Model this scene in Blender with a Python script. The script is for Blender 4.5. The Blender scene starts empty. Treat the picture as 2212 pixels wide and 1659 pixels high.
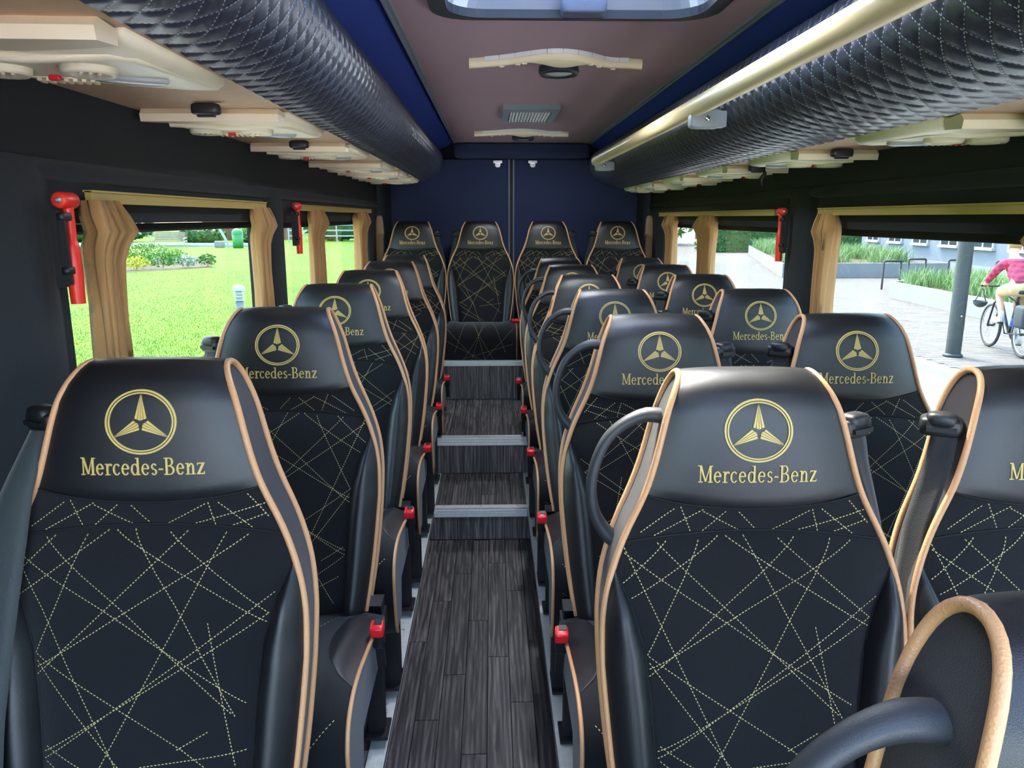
import bpy, bmesh, math, random
import numpy as np
from mathutils import Vector, Matrix
random.seed(7)
rng = np.random.default_rng(7)
PI = math.pi
sc = bpy.context.scene
COL = sc.collection

# ------------------------------------------------------------------ camera
cam_d = bpy.data.cameras.new('camera')
cam = bpy.data.objects.new('camera', cam_d); COL.objects.link(cam)
cam_d.sensor_fit = 'HORIZONTAL'; cam_d.sensor_width = 36.0
cam_d.lens = 36.0 * 1660.0 / 2212.0
cam_d.clip_start = 0.02; cam_d.clip_end = 600
cam.location = (0, 0, 1.30)
cam.rotation_euler = (math.radians(90 - 12.22), 0, math.radians(-1.484))
sc.camera = cam

# ------------------------------------------------------------------ world, sun, exposure
w = bpy.data.worlds.new('sky'); sc.world = w; w.use_nodes = True
nt = w.node_tree; nt.nodes.clear()
o_ = nt.nodes.new('ShaderNodeOutputWorld'); b_ = nt.nodes.new('ShaderNodeBackground')
s_ = nt.nodes.new('ShaderNodeTexSky'); s_.sky_type = 'NISHITA'; s_.sun_disc = False
SUN = Vector((-0.22, 0.50, 0.84)).normalized()
s_.sun_elevation = math.asin(SUN.z); s_.sun_rotation = math.atan2(SUN.x, SUN.y)
s_.air_density = 1.0; s_.dust_density = 2.5
hs = nt.nodes.new('ShaderNodeHueSaturation'); hs.inputs['Saturation'].default_value = 1.0
nt.links.new(s_.outputs[0], hs.inputs['Color']); nt.links.new(hs.outputs[0], b_.inputs[0])
b_.inputs[1].default_value = 1.5
nt.links.new(b_.outputs[0], o_.inputs[0])
sun_d = bpy.data.lights.new('sun', 'SUN'); sun_d.energy = 4.6; sun_d.angle = 0.02; sun_d.color = (1, .95, .86)
sun = bpy.data.objects.new('sun', sun_d); COL.objects.link(sun)
sun.rotation_euler = SUN.to_track_quat('Z', 'Y').to_euler()
def portal(loc, sx, sy, rot):
    d = bpy.data.lights.new('daylight_portal', 'AREA'); d.shape = 'RECTANGLE'; d.size = sx; d.size_y = sy
    d.cycles.is_portal = True
    o = bpy.data.objects.new('daylight_portal', d); COL.objects.link(o); o.location = loc; o.rotation_euler = rot
portal((.16, -1.72, 1.20), 1.8, 1.0, (math.radians(90), 0, 0))
portal((1.16, -.35, .85), 1.1, 1.7, (math.radians(90), 0, math.radians(90)))
portal((.205, 1.70, 1.86), .62, .68, (0, 0, 0))
portal((.205, -.30, 1.86), .62, .88, (0, 0, 0))
portal((-.87, -1.0, .95), .9, .80, (math.radians(90), 0, math.radians(-90)))
portal((-.87, 2.07, .93), 1.2, .70, (math.radians(90), 0, math.radians(-90)))
portal((-.87, 4.08, .93), 2.1, .70, (math.radians(90), 0, math.radians(-90)))
portal((1.19, 1.70, .93), 1.9, .70, (math.radians(90), 0, math.radians(90)))
portal((1.19, 4.0, .93), 2.1, .70, (math.radians(90), 0, math.radians(90)))
sc.view_settings.view_transform = 'Standard'; sc.view_settings.look = 'None'
sc.view_settings.gamma = 1.0; sc.view_settings.use_curve_mapping = False
sc.view_settings.exposure = 1.5
sc.cycles.max_bounces = 10; sc.cycles.diffuse_bounces = 5; sc.cycles.glossy_bounces = 4
sc.cycles.transparent_max_bounces = 12; sc.cycles.caustics_reflective = False; sc.cycles.caustics_refractive = False
sc.cycles.sample_clamp_indirect = 8.0

# ------------------------------------------------------------------ materials
def lin(c):
    return tuple((v / 12.92 if v <= .04045 else ((v + .055) / 1.055) ** 2.4) for v in [x / 255. for x in c]) + (1.,)
MATS = {}
def mat(name, col, rough=.5, metal=0., spec=.5, bump=None, var=None, sheen=0., rand=0., coat=0., coord='Object', trans=0.):
    """col sRGB 0-255; bump=(scale,strength,kind); var=(scale,amount) brightness noise; rand=per-object brightness"""
    m = bpy.data.materials.new(name); m.use_nodes = True
    N = m.node_tree.nodes; L = m.node_tree.links
    p = N['Principled BSDF']
    p.inputs['Base Color'].default_value = lin(col); p.inputs['Roughness'].default_value = rough
    p.inputs['Metallic'].default_value = metal; p.inputs['Specular IOR Level'].default_value = spec
    if sheen: p.inputs['Sheen Weight'].default_value = sheen
    if coat: p.inputs['Coat Weight'].default_value = coat; p.inputs['Coat Roughness'].default_value = .15
    if trans: p.inputs['Transmission Weight'].default_value = trans
    tc = N.new('ShaderNodeTexCoord')
    if var or rand:
        last = None
        rgb = N.new('ShaderNodeHueSaturation'); rgb.inputs['Color'].default_value = lin(col)
        val = None
        if var:
            nz = N.new('ShaderNodeTexNoise'); nz.inputs['Scale'].default_value = var[0]; nz.inputs['Detail'].default_value = 5
            L.new(tc.outputs[coord], nz.inputs['Vector'])
            mr = N.new('ShaderNodeMapRange'); mr.inputs[1].default_value = .25; mr.inputs[2].default_value = .75
            mr.inputs[3].default_value = 1 - var[1]; mr.inputs[4].default_value = 1 + var[1]
            L.new(nz.outputs[0], mr.inputs[0]); val = mr.outputs[0]
        if rand:
            oi = N.new('ShaderNodeObjectInfo'); mr2 = N.new('ShaderNodeMapRange')
            mr2.inputs[3].default_value = 1 - rand; mr2.inputs[4].default_value = 1 + rand
            L.new(oi.outputs['Random'], mr2.inputs[0])
            if val:
                mu = N.new('ShaderNodeMath'); mu.operation = 'MULTIPLY'
                L.new(val, mu.inputs[0]); L.new(mr2.outputs[0], mu.inputs[1]); val = mu.outputs[0]
            else: val = mr2.outputs[0]
        L.new(val, rgb.inputs['Value']); L.new(rgb.outputs[0], p.inputs['Base Color'])
    if bump:
        if bump[2] == 'voronoi':
            t = N.new('ShaderNodeTexVoronoi'); t.inputs['Scale'].default_value = bump[0]; out = t.outputs[0]
        else:
            t = N.new('ShaderNodeTexNoise'); t.inputs['Scale'].default_value = bump[0]; t.inputs['Detail'].default_value = 4; out = t.outputs[0]
        L.new(tc.outputs[coord], t.inputs['Vector'])
        bp = N.new('ShaderNodeBump'); bp.inputs['Strength'].default_value = bump[1]; bp.inputs['Distance'].default_value = .002
        L.new(out, bp.inputs['Height']); L.new(bp.outputs[0], p.inputs['Normal'])
    MATS[name] = m
    return m
mat('leather', (22, 22, 25), .42, bump=(1300, .14, 'voronoi'), spec=.6)
mat('fabric', (17, 17, 20), .85, bump=(900, .5, 'noise'), sheen=.15, spec=.25, var=(700, .25))
mat('side_fabric', (34, 30, 34), .9, bump=(1100, .4, 'noise'), sheen=.2, spec=.2, var=(900, .2))
mat('piping', (204, 150, 104), .45, bump=(500, .2, 'voronoi'))
mat('seam', (9, 9, 10), .8)
mat('gold', (208, 178, 98), .5, sheen=.2)
mat('thread', (192, 176, 116), .55, sheen=.2)
mat('black_plastic', (24, 25, 28), .45, bump=(600, .15, 'noise'))
mat('handle_plastic', (52, 54, 58), .5, bump=(900, .2, 'noise'))
mat('webbing_grey', (38, 46, 46), .6, bump=(700, .4, 'noise'), sheen=.3)
mat('webbing', (17, 17, 21), .7, bump=(800, .5, 'noise'), sheen=.2)
mat('red_plastic', (225, 30, 38), .35)
mat('hammer_red', (236, 52, 36), .35)
mat('steel', (200, 200, 200), .3, metal=.7)
mat('chrome', (225, 225, 228), .12, metal=1.)
mat('frame_black', (20, 20, 23), .5)
mat('cushion_leather', (30, 30, 34), .36, bump=(1100, .2, 'voronoi'))
mat('wall_dark', (30, 35, 38), .9, bump=(700, .4, 'noise'), sheen=.1, spec=.2)
mat('navy_sky_cast', (44, 62, 140), .9, bump=(700, .4, 'noise'), spec=.2)  # navy fabric with the sky's blue cast put into its colour
mat('door_navy', (44, 52, 82), .85, bump=(700, .3, 'noise'), spec=.25)
mat('beige', (238, 222, 188), .42, spec=.4)
mat('cream', (246, 230, 198), .5, spec=.4)
mat('beige_rail', (226, 204, 156), .36, spec=.4)
mat('curtain_rail', (186, 160, 84), .45)
mat('grey_plastic', (150, 156, 160), .5)
mat('lens_grey', (172, 178, 178), .25)
mat('taupe_board', (196, 164, 132), .7, var=(30, .06))
mat('white_plastic', (226, 224, 222), .5)
mat('trim_grey', (120, 128, 138), .5)
mat('alu', (226, 226, 218), .42, metal=.1, var=(60, .08))
mat('gasket', (14, 16, 28), .6)
mat('latch_grey', (74, 80, 100), .5)
mat('silver', (190, 196, 215), .3, metal=.6)
mat('dash', (40, 42, 46), .6)
mat('rubber', (22, 22, 24), .7)

def curtain_mat():
    m = mat('curtain', (192, 146, 92), .8, bump=(500, .3, 'noise'), sheen=.15)
    N = m.node_tree.nodes; L = m.node_tree.links; p = N['Principled BSDF']
    t = N.new('ShaderNodeBsdfTranslucent'); t.inputs[0].default_value = lin((206, 150, 80))
    mx = N.new('ShaderNodeMixShader'); mx.inputs[0].default_value = .16
    L.new(p.outputs[0], mx.inputs[1]); L.new(t.outputs[0], mx.inputs[2])
    L.new(mx.outputs[0], N['Material Output'].inputs[0])
curtain_mat()

def wood_mat():
    m = bpy.data.materials.new('wood'); m.use_nodes = True; N = m.node_tree.nodes; L = m.node_tree.links
    p = N['Principled BSDF']; p.inputs['Roughness'].default_value = .42
    tc = N.new('ShaderNodeTexCoord'); oi = N.new('ShaderNodeObjectInfo')
    mp = N.new('ShaderNodeMapping'); mp.inputs['Scale'].default_value = (34, 2.0, 34)
    cb = N.new('ShaderNodeCombineXYZ'); ml = N.new('ShaderNodeMath'); ml.operation = 'MULTIPLY'; ml.inputs[1].default_value = 57
    L.new(oi.outputs['Random'], ml.inputs[0]); L.new(ml.outputs[0], cb.inputs[0]); L.new(ml.outputs[0], cb.inputs[1])
    L.new(tc.outputs['Object'], mp.inputs['Vector']); L.new(cb.outputs[0], mp.inputs['Location'])
    n1 = N.new('ShaderNodeTexNoise'); n1.inputs['Scale'].default_value = 1.6; n1.inputs['Detail'].default_value = 7; n1.inputs['Distortion'].default_value = 1.4
    L.new(mp.outputs[0], n1.inputs['Vector'])
    wv = N.new('ShaderNodeTexWave'); wv.bands_direction = 'X'; wv.inputs['Scale'].default_value = .55; wv.inputs['Distortion'].default_value = 9; wv.inputs['Detail'].default_value = 3
    L.new(mp.outputs[0], wv.inputs['Vector'])
    ad = N.new('ShaderNodeMath'); ad.operation = 'MULTIPLY_ADD'; ad.inputs[1].default_value = .16
    L.new(wv.outputs['Fac'], ad.inputs[0]); L.new(n1.outputs[0], ad.inputs[2])
    r = N.new('ShaderNodeValToRGB'); e = r.color_ramp.elements
    e[0].position = .36; e[0].color = lin((46, 43, 43)); e[1].position = .82; e[1].color = lin((132, 122, 116))
    e2 = r.color_ramp.elements.new(.56); e2.color = lin((78, 72, 70))
    L.new(ad.outputs[0], r.inputs[0])
    hv = N.new('ShaderNodeHueSaturation'); mr = N.new('ShaderNodeMapRange'); mr.inputs[3].default_value = .8; mr.inputs[4].default_value = 1.18
    L.new(oi.outputs['Random'], mr.inputs[0]); L.new(mr.outputs[0], hv.inputs['Value']); L.new(r.outputs[0], hv.inputs['Color'])
    L.new(hv.outputs[0], p.inputs['Base Color'])
    bp = N.new('ShaderNodeBump'); bp.inputs['Strength'].default_value = .25; bp.inputs['Distance'].default_value = .001
    L.new(n1.outputs[0], bp.inputs['Height']); L.new(bp.outputs[0], p.inputs['Normal'])
    MATS['wood'] = m
wood_mat()

def ceiling_mat():
    m = mat('ceiling_quilt', (144, 120, 126), .8, spec=.3)
    N = m.node_tree.nodes; L = m.node_tree.links; p = N['Principled BSDF']
    tc = N.new('ShaderNodeTexCoord'); mp = N.new('ShaderNodeMapping'); mp.inputs['Rotation'].default_value = (0, 0, .12)
    L.new(tc.outputs['Object'], mp.inputs[0])
    wv = N.new('ShaderNodeTexWave'); wv.bands_direction = 'Y'; wv.inputs['Scale'].default_value = 8.5; wv.inputs['Distortion'].default_value = 1.6
    wv.inputs['Detail'].default_value = 1; wv.inputs['Detail Scale'].default_value = .6; wv.wave_profile = 'SAW'
    L.new(mp.outputs[0], wv.inputs[0])
    bp = N.new('ShaderNodeBump'); bp.inputs['Strength'].default_value = 1.; bp.inputs['Distance'].default_value = .016
    L.new(wv.outputs['Fac'], bp.inputs['Height']); L.new(bp.outputs[0], p.inputs['Normal'])
ceiling_mat()

def glass_mat(name, tint, fres=.06):
    m = bpy.data.materials.new(name); m.use_nodes = True; N = m.node_tree.nodes; L = m.node_tree.links
    N.remove(N['Principled BSDF'])
    t = N.new('ShaderNodeBsdfTransparent'); t.inputs[0].default_value = tint + (1,)
    g = N.new('ShaderNodeBsdfGlossy'); g.inputs['Roughness'].default_value = .02
    ge = N.new('ShaderNodeNewGeometry'); dt = N.new('ShaderNodeVectorMath'); dt.operation = 'DOT_PRODUCT'
    L.new(ge.outputs['Incoming'], dt.inputs[0]); L.new(ge.outputs['Normal'], dt.inputs[1])
    prev = dt.outputs['Value']
    for op, v in (('ABSOLUTE', None), ('SUBTRACT', 1.), ('POWER', 5.), ('MULTIPLY_ADD', .5)):
        q = N.new('ShaderNodeMath'); q.operation = op
        if op == 'SUBTRACT': q.inputs[0].default_value = 1.; L.new(prev, q.inputs[1])
        else:
            L.new(prev, q.inputs[0])
            if v is not None: q.inputs[1].default_value = v
        if op == 'MULTIPLY_ADD': q.inputs[2].default_value = .02
        prev = q.outputs[0]
    mx = N.new('ShaderNodeMixShader'); L.new(prev, mx.inputs[0])
    L.new(t.outputs[0], mx.inputs[1]); L.new(g.outputs[0], mx.inputs[2]); L.new(mx.outputs[0], N['Material Output'].inputs[0])
    MATS[name] = m
glass_mat('side_glass', (.56, .595, .575))
glass_mat('front_glass', (.9, .93, .92))

# ------------------------------------------------------------------ mesh builder
class MB:
    def __init__(s): s.v = []; s.f = []; s.mi = []; s.sm = []
    def add(s, vs, fs, mi=0, smooth=False):
        b = len(s.v); s.v += [tuple(map(float, p)) for p in vs]
        for f in fs:
            s.f.append(tuple(b + i for i in f)); s.mi.append(mi); s.sm.append(smooth)
        return s
    def box(s, x0, x1, y0, y1, z0, z1, mi=0):
        v = [(x0, y0, z0), (x1, y0, z0), (x1, y1, z0), (x0, y1, z0), (x0, y0, z1), (x1, y0, z1), (x1, y1, z1), (x0, y1, z1)]
        return s.add(v, [(0, 3, 2, 1), (4, 5, 6, 7), (0, 1, 5, 4), (1, 2, 6, 5), (2, 3, 7, 6), (3, 0, 4, 7)], mi)
    def grid(s, P, mi=0, smooth=True, closed_u=False, closed_v=False, flip=False):
        P = np.asarray(P, float); n, m = P.shape[:2]; fs = []
        for i in range(n if closed_u else n - 1):
            for j in range(m if closed_v else m - 1):
                a, b, c, d = i * m + j, i * m + (j + 1) % m, ((i + 1) % n) * m + (j + 1) % m, ((i + 1) % n) * m + j
                fs.append((d, c, b, a) if flip else (a, b, c, d))
        return s.add(P.reshape(-1, 3), fs, mi, smooth)
    def tube(s, pts, r, n=8, mi=0, closed=False, caps=True, sx=1., sy=1., up=(0, 0, 1)):
        pts = [Vector(p) for p in pts]; N = len(pts); rings = []
        rr = r if hasattr(r, '__len__') else [r] * N
        for i, p in enumerate(pts):
            if closed: t = (pts[(i + 1) % N] - pts[i - 1])
            else: t = pts[min(i + 1, N - 1)] - pts[max(i - 1, 0)]
            t = t.normalized() if t.length > 1e-9 else Vector((0, 0, 1))
            u = Vector(up)
            if abs(u.dot(t)) > .95: u = Vector((0, 1, 0)) if abs(t.y) < .9 else Vector((1, 0, 0))
            a = t.cross(u).normalized(); b = a.cross(t).normalized()
            rings.append([tuple(p + a * (math.cos(k * 2 * PI / n) * rr[i] * sx) + b * (math.sin(k * 2 * PI / n) * rr[i] * sy)) for k in range(n)])
        s.grid(rings, mi, True, closed_u=closed, closed_v=True)
        if caps and not closed:
            b = len(s.v)
            s.add(rings[0], [tuple(range(n))], mi); s.add(rings[-1], [tuple(reversed(range(n)))], mi)
        return s
    def lathe(s, prof, n=24, mi=0, axis='z', o=(0, 0, 0), smooth=True):
        R = []
        for (r, z) in prof:
            ring = []
            for k in range(n):
                a = 2 * PI * k / n; c, d = r * math.cos(a), r * math.sin(a)
                p = {'z': (c, d, z), 'y': (c, z, d), 'x': (z, c, d)}[axis]
                ring.append((p[0] + o[0], p[1] + o[1], p[2] + o[2]))
            R.append(ring)
        return s.grid(R, mi, smooth, closed_v=True)
    def rbox(s, c, h, r=.3, n=6, mi=0):
        """superellipsoid box, centre c, half sizes h; r = exponent"""
        P = []
        def sp(v, e): return math.copysign(abs(v) ** e, v)
        for i in range(2 * n + 1):
            t = -PI / 2 + PI * i / (2 * n); row = []
            for j in range(4 * n):
                a = 2 * PI * j / (4 * n)
                row.append((c[0] + h[0] * sp(math.cos(t), r) * sp(math.cos(a), r), c[1] + h[1] * sp(math.cos(t), r) * sp(math.sin(a), r), c[2] + h[2] * sp(math.sin(t), r)))
            P.append(row)
        return s.grid(P, mi, True, closed_v=True)
    def prism(s, poly, z0, z1, mi=0, axis='z'):
        """poly list of 2D; extruded along axis between z0,z1"""
        n = len(poly)
        def P(a, b, t): return {'z': (a, b, t), 'y': (a, t, b), 'x': (t, a, b)}[axis]
        v = [P(a, b, z0) for a, b in poly] + [P(a, b, z1) for a, b in poly]
        fs = [tuple(reversed(range(n))), tuple(range(n, 2 * n))] + [(i, (i + 1) % n, n + (i + 1) % n, n + i) for i in range(n)]
        return s.add(v, fs, mi)
    def xf(s, M):
        M = Matrix(M); s.v = [tuple(M @ Vector(p)) for p in s.v]; return s
    def mesh(s, name, mats):
        me = bpy.data.meshes.new(name); me.from_pydata(s.v, [], s.f)
        for m in ([mats] if isinstance(mats, str) else mats): me.materials.append(MATS[m])
        me.polygons.foreach_set('material_index', s.mi); me.polygons.foreach_set('use_smooth', s.sm)
        me.update()
        bm = bmesh.new(); bm.from_mesh(me); bmesh.ops.recalc_face_normals(bm, faces=bm.faces); bm.to_mesh(me); bm.free()
        return me
def obj(name, me, parent=None, mats=None, loc=(0, 0, 0), rot=(0, 0, 0), scale=None):
    if isinstance(me, MB): me = me.mesh(name, mats)
    o = bpy.data.objects.new(name, me); COL.objects.link(o); o.location = loc; o.rotation_euler = rot
    if scale: o.scale = scale
    if parent: o.parent = parent
    return o
def empty(name, loc=(0, 0, 0), rot=(0, 0, 0)):
    o = bpy.data.objects.new(name, None); COL.objects.link(o); o.location = loc; o.rotation_euler = rot; o.empty_display_size = .1
    return o
def tag(o, label=None, cat=None, group=None, kind=None):
    if label: o['label'] = label
    if cat: o['category'] = cat
    if group: o['group'] = group
    if kind: o['kind'] = kind
    return o
def interp(x, xs, ys): return float(np.interp(x, xs, ys))

# ================================================================== BUS SHELL
XL, XR = -.80, 1.12          # inner wall faces
YF, YB = -1.70, 5.55         # windscreen / rear doors
ZW0, ZW1 = .58, 1.275        # window sill / head
# floor -----------------------------------------------------------
WX0, WX1, WZ = -.268, .155, -.148
Y1, Y2, Y3 = 3.31, 3.815, 4.673
Z2, Z3 = .193, .434
FX0, FX1 = -.305, .192
fl = MB().box(FX0, FX1, YF, Y1, WZ - .05, WZ - .006)
floor = tag(obj('floor', fl, mats='frame_black'), 'dark wood-look aisle floor in the sunken walkway', kind='structure')
fb = MB().box(XL, FX0, YF, Y2, WZ - .05, -.006).box(FX1, XR, YF, Y2, WZ - .05, -.006).box(FX0, FX1, Y1, Y2, WZ - .05, -.006)
plat = tag(obj('floor_platform', fb, mats='frame_black'), 'raised wood-look floor under the seats', kind='structure')
st = MB().box(XL, XR, Y2, Y3, WZ - .05, Z2 - .006)
step_a = tag(obj('floor_step', st, mats='frame_black'), 'wood-look middle step across the bus', kind='structure')
st = MB().box(XL, XR, Y3, YB, WZ - .05, Z3 - .006)
step_b = tag(obj('floor_step', st, mats='frame_black'), 'wood-look top step under the rear seats', kind='structure')
PLK = {}
def plank(parent, x0, x1, y0, y1, z, vertical=False):
    g = .0006
    L = round(y1 - y0, 4); Wd = round(x1 - x0, 4); k = (L, Wd, vertical)
    if k not in PLK:
        b = MB(); hx, hy = Wd / 2 - g, L / 2 - g; c = .0012
        b.add([(-hx, -hy, -.006), (hx, -hy, -.006), (hx, hy, -.006), (-hx, hy, -.006), (-hx + c, -hy + c, 0), (hx - c, -hy + c, 0), (hx - c, hy - c, 0), (-hx + c, hy - c, 0)],
              [(4, 5, 6, 7), (0, 1, 5, 4), (1, 2, 6, 5), (2, 3, 7, 6), (3, 0, 4, 7)])
        PLK[k] = b.mesh('plank', 'wood')
    if vertical:   # y0,y1 are heights, z is the Y of the riser
        return obj('plank', PLK[k], parent, loc=((x0 + x1) / 2, z, (y0 + y1) / 2), rot=(PI / 2, 0, 0))
    return obj('plank', PLK[k], parent, loc=((x0 + x1) / 2, (y0 + y1) / 2, z))
def planks(parent, xa, xb, ya, yb, z, width=.0705, length=.72):
    n = max(1, round((xb - xa) / width)); w_ = (xb - xa) / n
    for i in range(n):
        y = ya - [0, .43, .2, .58, .1, .35][i % 6]
        while y < yb - .01:
            a, b = max(y, ya), min(y + length, yb)
            if b - a > .02: plank(parent, xa + i * w_, xa + (i + 1) * w_, a, b, z)
            y += length
planks(floor, FX0, FX1, 1.0, Y1 - .004, WZ)
planks(plat, XL + .02, WX0 - .045, .6, Y2 - .004, 0, .0735)
planks(plat, WX1 + .045, XR - .02, .6, Y2 - .004, 0, .0735, 1.2)
planks(plat, WX0, WX1, Y1 + .045, Y2 - .004, 0)
planks(step_a, XL + .02, XR - .02, Y2 + .03, Y3 - .004, Z2, .0705, 1.2)
planks(step_b, XL + .02, XR - .02, Y3 + .03, YB - .02, Z3, .0705, 1.2)
for (par, yy, za, zb, xa, xb) in ((plat, Y1 - .0005, WZ, -.036, FX0, FX1), (step_a, Y2 - .0005, 0, Z2 - .042, XL + .02, XR - .02), (step_b, Y3 - .0005, Z2, Z3 - .03, XL + .02, XR - .02)):
    n = max(1, round((xb - xa) / .0705)); w_ = (xb - xa) / n
    for i in range(n): plank(par, xa + i * w_, xa + (i + 1) * w_, za, zb, yy, True)
# aluminium trims
def ribbed_strip(x0, x1, y0, y1, z, side):
    b = MB(); n = 9; w_ = (x1 - x0) / n
    b.box(x0, x1, y0, y1, z - .004, z + .0015)
    for i in range(n): b.box(x0 + (i + .18) * w_, x0 + (i + .82) * w_, y0, y1, z + .0015, z + .003)
    xe = x1 if side > 0 else x0
    b.box(xe - .003 if side > 0 else xe, xe if side > 0 else xe + .003, y0, min(y1, Y1), z - .016, z + .0015)
    return b
def screws(b, pts, mi=1):
    for p in pts: b.lathe([(.0001, .0045), (.003, .0045), (.0045, .003), (.0045, 0)], 10, mi, 'z', p)
def trim_obj(idx, b, label):
    return tag(obj('trim_%d' % idx, b, mats=['alu', 'steel']), label, kind='structure')
b = ribbed_strip(WX0 - .045, WX0, .6, Y2 - .005, 0, 1); screws(b, [(WX0 - .022, y, 0) for y in np.arange(1.0, 3.8, .42)])
trim_obj(1, b, 'ribbed aluminium edge strip left of the aisle')
b = ribbed_strip(WX1, WX1 + .045, .6, Y2 - .005, 0, -1); screws(b, [(WX1 + .022, y, 0) for y in np.arange(1.1, 3.8, .42)])
trim_obj(2, b, 'ribbed aluminium edge strip right of the aisle')
def nosing(idx, x0, x1, y, z, drop, flat, label):
    b = MB().box(x0, x1, y - .005, y + flat, z - .002, z + .003)
    b.box(x0, x1, y - .007, y, z - drop, z + .003)
    for k in range(3): b.box(x0, x1, y - .0095, y - .007, z - drop + .003 + k * drop / 3, z - drop + .003 + (k + .55) * drop / 3)
    screws(b, [(x0 + (x1 - x0) * t, y + flat * .6, z + .001) for t in (.1, .5, .9)])
    trim_obj(idx, b, label)
nosing(3, WX0, WX1, Y1, 0, .036, .045, 'aluminium nosing on the lowest aisle step')
nosing(4, XL + .02, XR - .02, Y2, Z2, .042, .03, 'aluminium nosing on the middle step')
nosing(5, XL + .02, XR - .02, Y3, Z3, .03, .02, 'aluminium nosing on the top step')

# side walls -------------------------------------------------------
def wall(name, xi, sgn, wins, label):
    """xi inner face, sgn -1 left +1 right, wins list of (y0,y1,z0,z1)"""
    b = MB(); xo = xi + sgn * .055
    ys = sorted(set([YF, YB] + [y for w_ in wins for y in w_[:2]]))
    for a, c in zip(ys[:-1], ys[1:]):
        w_ = [q for q in wins if q[0] <= a + 1e-6 and q[1] >= c - 1e-6]
        if w_:
            if w_[0][2] > WZ: b.box(min(xi, xo), max(xi, xo), a, c, WZ - .05, w_[0][2])
            b.box(min(xi, xo), max(xi, xo), a, c, w_[0][3], 1.62)
        else: b.box(min(xi, xo), max(xi, xo), a, c, WZ - .05, 1.62)
    return tag(obj(name, b, mats='wall_dark'), label, kind='structure')
LW = [(-1.45, -.55, .55, 1.35), (1.475, 2.77, ZW0, 1.288), (3.03, 5.12, ZW0, 1.28)]
RW = [(-.90, .20, 0., 1.60), (.62, 2.655, ZW0, 1.264), (2.945, 5.06, ZW0, 1.262)]  # first opening: unseen open side door, added to let daylight in
wl = wall('wall_left', XL, -1, LW, 'dark carpeted side wall with the lawn behind its windows')
wr = wall('wall_right', XR, 1, RW, 'dark carpeted side wall on the plaza side')
# soft moulded rib above windows and pillar covers
for par, xi, sg in ((wl, XL, 1), (wr, XR, -1)):
    b = MB().tube([(xi, y, 1.385) for y in np.linspace(.3, 5.5, 20)], .02, 8, sx=.9)
    obj('wall_rib', b, par, 'wall_dark')
    for (ya, yb) in ((2.79, 3.01),) if sg > 0 else ((2.675, 2.925),):
        P = []
        for z in np.linspace(.5, 1.40, 12):
            P.append([(xi + sg * .022 * math.sin(PI * t) ** .5, ya + (yb - ya) * t, z) for t in np.linspace(0, 1, 12)])
        obj('pillar_cover', MB().grid(P), par, 'wall_dark')
b = MB(); P = []
for z in np.linspace(.3, 1.40, 12): P.append([(XL + .03 * math.sin(PI * t) ** .5, .95 + .50 * t, z) for t in np.linspace(0, 1, 14)])
obj('pillar_cover', b.grid(P), wl, 'wall_dark')
def window(idx, xi, sgn, wn, label, mt='side_glass'):
    y0, y1, z0, z1 = wn; xc = xi + sgn * .045
    root = tag(empty('window_%d' % idx, (xc, (y0 + y1) / 2, z0)), label, kind='structure')
    hy, h = (y1 - y0) / 2, z1 - z0
    obj('pane', MB().box(-.002, .002, -hy + .006, hy - .006, .006, h - .006), root, mt)
    f = MB()
    for (a, c, d, e) in ((-hy + .001, -hy + .014, .001, h - .001), (hy - .014, hy - .001, .001, h - .001), (-hy + .014, hy - .014, .001, .014), (-hy + .014, hy - .014, h - .022, h - .001)):
        f.box(-.008, .008, a, c, d, e)
    obj('window_frame', f, root, 'rubber')
window(1, XL, -1, LW[1], 'wide side window with the flower bed and bench beyond')
window(2, XL, -1, LW[2], 'rear side window on the lawn side')
window(3, XR, 1, RW[1], 'wide side window with the cyclist beyond')
window(4, XR, 1, RW[2], 'rear side window with the raised planter beyond')
# cab end behind the camera: dashboard bulkhead, windscreen opening
b = MB().box(XL - .05, XR + .05, YF - .05, YF, WZ - .05, .62).box(XL - .05, XR + .05, YF - .05, YF, 1.68, 1.95)
b.box(XL - .05, XL + .06, YF - .05, YF, .62, 1.68).box(XR - .06, XR + .05, YF - .05, YF, .62, 1.68)
tag(obj('wall_front', b, mats='dash'), 'dark cab bulkhead with the windscreen opening', kind='structure')
# rear wall and doors
b = MB().box(XL - .05, XR + .05, YB + .02, YB + .07, WZ - .05, 1.95)
tag(obj('wall_rear', b, mats='wall_dark'), 'dark rear end of the bus behind the doors', kind='structure')
for i, (x0, x1, lab) in enumerate(((XL + .10, .118, 'navy carpeted rear door left of the seam'), (.158, XR - .10, 'navy carpeted rear door right of the seam'))):
    d = empty('door_%d' % (i + 1), ((x0 + x1) / 2, YB, Z3)); hx = (x1 - x0) / 2
    obj('door_panel', MB().box(-hx, hx, -.03, .018, .005, 1.69 - Z3), d, 'door_navy')
    xk = (.044 if i == 0 else .286) - (x0 + x1) / 2
    k = MB().box(xk - .03, xk + .03, -.052, -.03, 1.232, 1.25).box(xk - .018, xk + .018, -.047, -.03, 1.212, 1.232).box(xk - .012, xk + .012, -.055, -.047, 1.205, 1.22)
    obj('latch', k, d, 'chrome'); tag(d, lab, kind='structure')
b = MB().box(.124, .152, YB - .012, YB + .018, Z3, 1.70, 1).box(.119, .126, YB - .036, YB + .018, Z3, 1.70, 0).box(.150, .157, YB - .036, YB + .018, Z3, 1.70, 0)
tag(obj('trim_6', b, mats=['trim_grey', 'rubber']), 'grey double seam profile between the rear doors', kind='structure')
b = MB()
b.rbox((.21, YB - .05, 1.745), (.47, .06, .052), .25)
tag(obj('trim_7', b, mats='door_navy'), 'padded navy header above the rear doors', kind='structure')
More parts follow.
